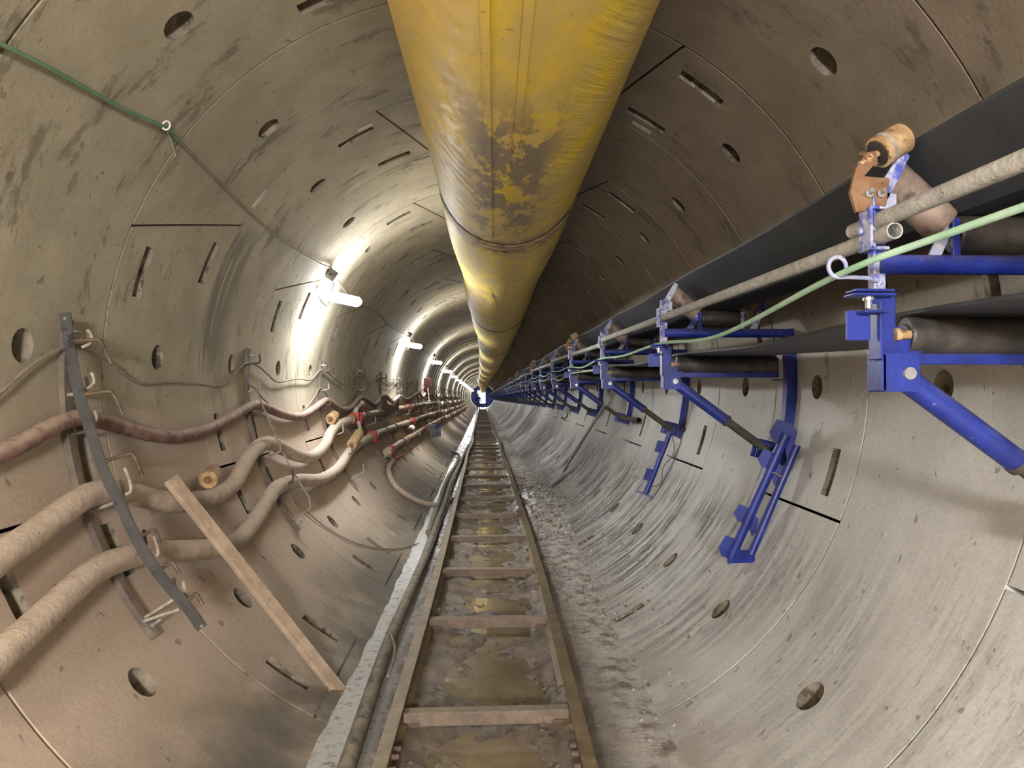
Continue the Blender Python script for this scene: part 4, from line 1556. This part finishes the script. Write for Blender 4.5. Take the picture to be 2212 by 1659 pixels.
# grey-blue plate by the lowest pipe, maroon board with a pole
c = px_wall(937, 931, .17)
m = MB(); m.plate([(-.15, .16), (.16, .15), (.17, -.13), (-.08, -.16)], c, (.95, .3, 0), (0, 0, 1), .02)
tag(m.build('steel_plate', 'steel_plate'), 'grey steel plate with a blue paint smear hung by the lowest pipe', 'plate')
c = px_wall(923, 837, .12)
root = empty('maroon_board', c + Vector((0, 0, -.26)))
tag(root, 'tall maroon tool board fixed on the wall above the brown pipes', 'board')
m = MB(); m.box(c, (.19, .03, .52), None, .004); part('panel', m, 'maroon', root)
for s in (-.05, .05):
    m = MB(); m.cyl(c + Vector((s, -.012, -.19)), c + Vector((s, -.03, -.19)), .02, 10); part('fixing', m, 'white', root)
a = px_d(924, 838, c.y - .08); b = px_d(927, 868, c.y - .1)
m = MB(); m.cyl(a, b, .015, 10); m.box(b, (.07, .07, .08), None, .01)
tag(m.build('white_pole', 'white'), 'white pole standing in front of the maroon board', 'pole')

# ------------------------------------------------------------------ paper labels on the lining
for (x, y, w, h, rz, lab) in ((561, 431, .13, .045, -55, 'white paper label stuck on the lining beside the lamp cable'), (1385, 276, .13, .045, 30, 'white paper label stuck on the lining beside the bolt pockets right of the duct'), (789, 276, .10, .04, -28, 'white paper label stuck on the lining left of the duct above a bolt pocket')):
    c = px_wall(x, y, .002); ang, dd = polar(c)
    t = math.radians(ang); u = Vector((-math.sin(t), 0, math.cos(t))); nn = Vector((-math.cos(t), 0, -math.sin(t)))
    m = MB(); m.plate([(-w / 2, -h / 2), (w / 2, -h / 2), (w / 2, h / 2), (-w / 2, h / 2)], c, u, Vector((0, 1, 0)), .002)
    tag(m.build('paper_label', 'paper'), lab, 'label')

# ================================================================== LAMPS
lamp_d = [7.05 + 7.15 * k for k in range(-2, 15)]


def lamp(d, i):
    a = P(-1.505, d - .28, .775); b = P(-1.265, d + .28, .765)
    t = (b - a).normalized(); L = (b - a).length
    root = empty('led_batten', P(-1.39, d, .74))
    up = Vector((.55, 0, -.83)); up = (up - t * up.dot(t)).normalized(); s = t.cross(up)
    m = MB()
    # rounded diffuser, half-oval section
    sec = [(.048 * math.cos(q), .016 + .042 * math.sin(q)) for q in [2 * PI * k / 20 for k in range(20)]]
    vs = []
    for f, k in ((0, .55), (.02, .85), (.06, 1), (.94, 1), (.98, .85), (1, .55)):
        for (x, z) in sec:
            vs.append(a + t * (L * f) + s * (x * k) + up * (z * k))
    n = len(sec)
    m.add(vs, [(q * n + k, q * n + (k + 1) % n, (q + 1) * n + (k + 1) % n, (q + 1) * n + k) for q in range(5) for k in range(n)], True)
    m.add(vs[:n], [tuple(range(n))]); m.add(vs[-n:], [tuple(reversed(range(n)))])
    part('diffuser', m, 'led_warm' if i < 2 else 'led', root)
    m = MB(); m.bar(a - up * .026 - t * .01, b - up * .026 + t * .01, .06, .014, up, .004); body = part('housing', m, 'lamp_body', root)
    for f in (.2, .8):
        m = MB()
        q = a + t * (L * f) - up * .02
        ang = math.degrees(math.atan2((q.z - CAMZ - cl(q.y)[1]) , q.x - cl(q.y)[0])) - 3
        m.cyl(q, PA(ang, q.y - .05, .0), .004, 6)
        part('hanger_wire', m, 'wire', body)
    jb = PA(146.5, d - .22, .05)
    m = MB(); m.tube(cr([jb + Vector((.02, 0, -.05)), jb + Vector((.0, -.03, -.16)), jb + Vector((-.03, -.06, -.28)), a + Vector((-.0, -.06, -.05)), a], .02), .006, 8); part('supply_cable', m, 'wire', root)
    lab = 'lit LED batten fed by the grey cable from the ring clip' if i == 2 else 'lit LED batten on the upper left wall along the drooping lamp cable'
    tag(root, lab, 'lamp', 'LED battens along the upper left wall')
    t2 = math.radians(146.5)
    rot = Matrix((Vector((math.cos(t2), 0, math.sin(t2))), Vector((0, 1, 0)), Vector((-math.sin(t2), 0, math.cos(t2))))).transposed()
    jr = empty('junction_box', jb)
    m = MB(); m.box(jb, (.07, .10, .10), rot, .006); part('box', m, 'plastic', jr)
    m = MB(); m.box(jb - rot @ Vector((.04, 0, 0)), (.012, .094, .094), rot, .004); part('lid', m, 'plastic', jr)
    m = MB(); m.cyl(jb + Vector((0, -.04, 0)), jb + Vector((0, -.075, .0)), .012, 8); part('gland', m, 'boots', jr)
    tag(jr, 'grey junction box where the lamp cable from the ring clip ends' if i == 2 else 'small grey junction box above a lit batten along the drooping lamp cable', 'box', 'junction boxes feeding the battens')


for i, d in enumerate(lamp_d):
    lamp(d, i)
# work light on a stand behind the photographer (its light gives the hook shadows on the left wall)
wl = P(.05, -3.3, .42)
root = empty('work_light', P(.12, -3.3, -1.6))
tag(root, 'work light on a tripod stand standing on the track behind the viewpoint', 'lamp')
m = MB(); m.box(wl + Vector((0, -.05, 0)), (.66, .08, .34), None, .01); part('housing', m, 'black_steel', root)
m = MB(); m.box(wl, (.6, .02, .29), None, .004); part('lens', m, 'work', root)
m = MB(); m.cyl(wl + Vector((0, -.05, -.12)), P(.12, -3.35, -1.0), .015, 10); part('pole', m, 'black_steel', root)
for an in (90, 210, 330):
    m = MB(); m.cyl(P(.12, -3.35, -1.0), P(.12 + .28 * math.cos(math.radians(an)), -3.35 + .28 * math.sin(math.radians(an)), -1.6), .011, 8); part('leg', m, 'black_steel', root)
pts = []
for i in range(3, len(lamp_d)):
    d0 = lamp_d[i - 1] - .1; d1 = lamp_d[i] - .3
    if d1 > 60:
        break
    pts += [PA(146.5, d0, .03), PA(149, d0 + (d1 - d0) * .25, .02), PA(147.5, d0 + (d1 - d0) * .45, .02), PA(149.5, d0 + (d1 - d0) * .75, .02), PA(147, d1 - .1, .04)]
m = MB(); m.tube(cr(pts, .1), .0075, 6)
tag(m.build('lamp_cable', 'wire'), 'thin cable drooping from junction box to junction box beyond the first batten', 'cable')

# ================================================================== RIGHT SIDE ODDS AND ENDS
root = empty('shovel', px_wall(1188, 1058, .02))
tag(root, 'long-handled muddy shovel leaning on the conveyor brace with its blade down', 'shovel')
a = px_d(1307, 874, CB[3] - .15); b = px_wall(1218, 1018, .05); c = px_wall(1180, 1060, .03)
m = MB(); m.tube(cr([a, a + (b - a) * .5, a + (b - a) * .9, b], .1), .018, 10); part('handle', m, 'wood_grey', root)
t = (c - b).normalized(); ang, dd = polar(b); nn = Vector((-math.cos(math.radians(ang)), 0, -math.sin(math.radians(ang)))); s = t.cross(nn).normalized()
m = MB(); m.plate([(-.03, 0), (.03, 0), (.05, .06), (.11, .09), (.11, .30), (.07, .36), (0, .39), (-.07, .36), (-.11, .30), (-.11, .09), (-.05, .06)], b, s, t, .008); part('blade', m, 'dark_tube', root)
a = px_wall(1157, 878, .12); b = px_wall(1099, 954, .03)
m = MB(); m.bar(a, b, .11, .03, Vector((-1, 0, .4)), .003)
o = m.build('grey_plank', 'wood_grey'); tag(o, 'grey plank with drilled holes leaning on the right haunch', 'plank')
p = px_wall(1226, 886, .07); root = empty('loose_pulley', p); tag(root, 'small grey pulley wheel resting on the wall under the conveyor braces', 'pulley')
m = MB(); m.lathe(p, Vector((.1, 1, 0)), [(0, .02), (0, .075), (.02, .08), (.03, .065), (.06, .065), (.07, .08), (.09, .075), (.09, 0)], 20); part('wheel', m, 'stringer', root)
m = MB(); m.tube(cr([p + Vector((0, 0, -.06)), p + Vector((-.02, 0, -.14)), p + Vector((-.08, -.02, -.17)), p + Vector((-.12, -.02, -.13))], .02), .014, 8); part('hook', m, 'dark_tube', root)
m = MB(); a = px_wall(1380, 908, .04); m.cyl(a, a + Vector((-.12, .45, .02)), .03, 14, hollow=.8)
tag(m.build('pipe_offcut', 'dark_tube'), 'short open-ended pipe lying on the wall foot beside the shovel bracket', 'pipe')
# muck clods lying on the right haunch and floor
rng = random.Random(11)
m = MB()
for q in range(2600):
    d = rng.uniform(3.2, 16); x = rng.uniform(.46, 1.35)
    dens = math.exp(-((x - .75) / .3) ** 2)
    if rng.random() > dens * (1.4 if d > 4.5 else .35):
        continue
    zw = -math.sqrt(R * R - x * x); z = max(zw, floor_z(x, d))
    s = rng.uniform(.004, .017) * (1.9 if 7.5 < d < 13 and x < .85 else (1.4 if rng.random() < .08 else 1))
    c = P(x, d, z + s * .3)
    e = [Vector((rng.uniform(.6, 1.2) * s, 0, 0)), Vector((-rng.uniform(.6, 1.2) * s, 0, 0)), Vector((0, rng.uniform(.6, 1.5) * s, 0)), Vector((0, -rng.uniform(.6, 1.5) * s, 0)), Vector((0, 0, rng.uniform(.5, 1) * s)), Vector((0, 0, -s))]
    m.add([c + w for w in e], [(0, 2, 4), (2, 1, 4), (1, 3, 4), (3, 0, 4), (2, 0, 5), (1, 2, 5), (3, 1, 5), (0, 3, 5)])
tag(m.build('muck_clods', 'mud'), 'scattered dark clods of muck along the foot of the right haunch', 'mud', kind='stuff')
m = MB()
for q in range(260):
    d = rng.uniform(2.6, 9); x = rng.uniform(-.36, .36)
    s = rng.uniform(.008, .028)
    c = P(x, d, floor_z(x, d) + s * .3)
    e = [Vector((rng.uniform(.6, 1.2) * s, 0, 0)), Vector((-rng.uniform(.6, 1.2) * s, 0, 0)), Vector((0, rng.uniform(.6, 1.5) * s, 0)), Vector((0, -rng.uniform(.6, 1.5) * s, 0)), Vector((0, 0, rng.uniform(.5, 1) * s)), Vector((0, 0, -s))]
    m.add([c + w for w in e], [(0, 2, 4), (2, 1, 4), (1, 3, 4), (3, 0, 4), (2, 0, 5), (1, 2, 5), (3, 1, 5), (0, 3, 5)])
tag(m.build('track_rubble', 'mud'), 'brown rubble bits lying in the mud between the rails', 'rubble', kind='stuff')

# ================================================================== PERSON far down the tunnel


def skinned(name, verts, edges, radii, mat, parent, levels=2):
    me = D.meshes.new(name); me.from_pydata([tuple(q) for q in verts], edges, [])
    o = D.objects.new(name, me); COL.objects.link(o)
    o.parent = parent
    sk = o.modifiers.new('skin', 'SKIN'); sk.use_smooth_shade = True
    for q, r in zip(me.skin_vertices[0].data, radii):
        q.radius = (r, r) if isinstance(r, (int, float)) else r
    me.skin_vertices[0].data[0].use_root = True
    o.modifiers.new('sub', 'SUBSURF').levels = levels
    o.modifiers['sub'].render_levels = levels
    me.materials.append(M[mat])
    return o


feet = P(-.46, 75, floor_z(-.46, 75) + .0)
man = empty('person', feet)
tag(man, 'person in a blue jacket and grey trousers walking beside the track', 'person')
bv = [(0, 0, .95), (0, 0, 1.15), (0, 0, 1.38), (0, 0, 1.5), (0, 0, 1.6), (0, .02, 1.68),
      (-.09, 0, .9), (-.10, .05, .5), (-.10, -.02, .09), (-.10, .1, .04), (.09, 0, .9), (.10, -.08, .5), (.10, -.16, .1), (.10, -.05, .04),
      (-.18, 0, 1.42), (-.25, -.02, 1.15), (-.24, .08, .92), (-.235, .11, .84), (.18, 0, 1.42), (.25, .04, 1.15), (.24, .14, .94), (.235, .18, .86)]
be = [(0, 1), (1, 2), (2, 3), (3, 4), (4, 5), (0, 6), (6, 7), (7, 8), (8, 9), (0, 10), (10, 11), (11, 12), (12, 13), (2, 14), (14, 15), (15, 16), (16, 17), (2, 18), (18, 19), (19, 20), (20, 21)]
br = [(.15, .1), (.13, .09), (.15, .1), .055, .085, .08, .085, .06, .045, .04, .085, .06, .045, .04, .06, .045, .035, .03, .06, .045, .035, .03]
skinned('body', bv, be, br, 'skin', man)
jv = [bv[0], bv[1], bv[2], (0, 0, 1.46), bv[14], bv[15], (-.24, .07, .95), bv[18], bv[19], (.24, .13, .97), (0, 0, .86)]
skinned('jacket', jv, [(0, 1), (1, 2), (2, 3), (2, 4), (4, 5), (5, 6), (2, 7), (7, 8), (8, 9), (0, 10)], [(.19, .14), (.18, .13), (.19, .14), .08, .08, .065, .055, .08, .065, .055, (.19, .14)], 'jacket', man)
skinned('trousers', [bv[0], bv[6], bv[7], (-.10, -.01, .14), bv[10], bv[11], (.10, -.14, .15)], [(0, 1), (1, 2), (2, 3), (0, 4), (4, 5), (5, 6)], [(.16, .12), .1, .08, .065, .1, .08, .065], 'trousers', man)
for q, e in (((-.10, -.02, .1), (-.10, .12, .045)), ((.10, -.16, .11), (.10, -.03, .045))):
    skinned('boot', [(q[0], q[1], .2), q, e], [(0, 1), (1, 2)], [.06, .06, .045], 'boots', man, 1)
m = MB(); m.lathe(Vector((0, .02, 1.66)), Vector((0, 0, 1)), [(0, .13), (.01, .105), (.06, .098), (.1, .07), (.12, .0)], 18)
o = link('helmet', m.mesh('helmet', 'helmet'), man)
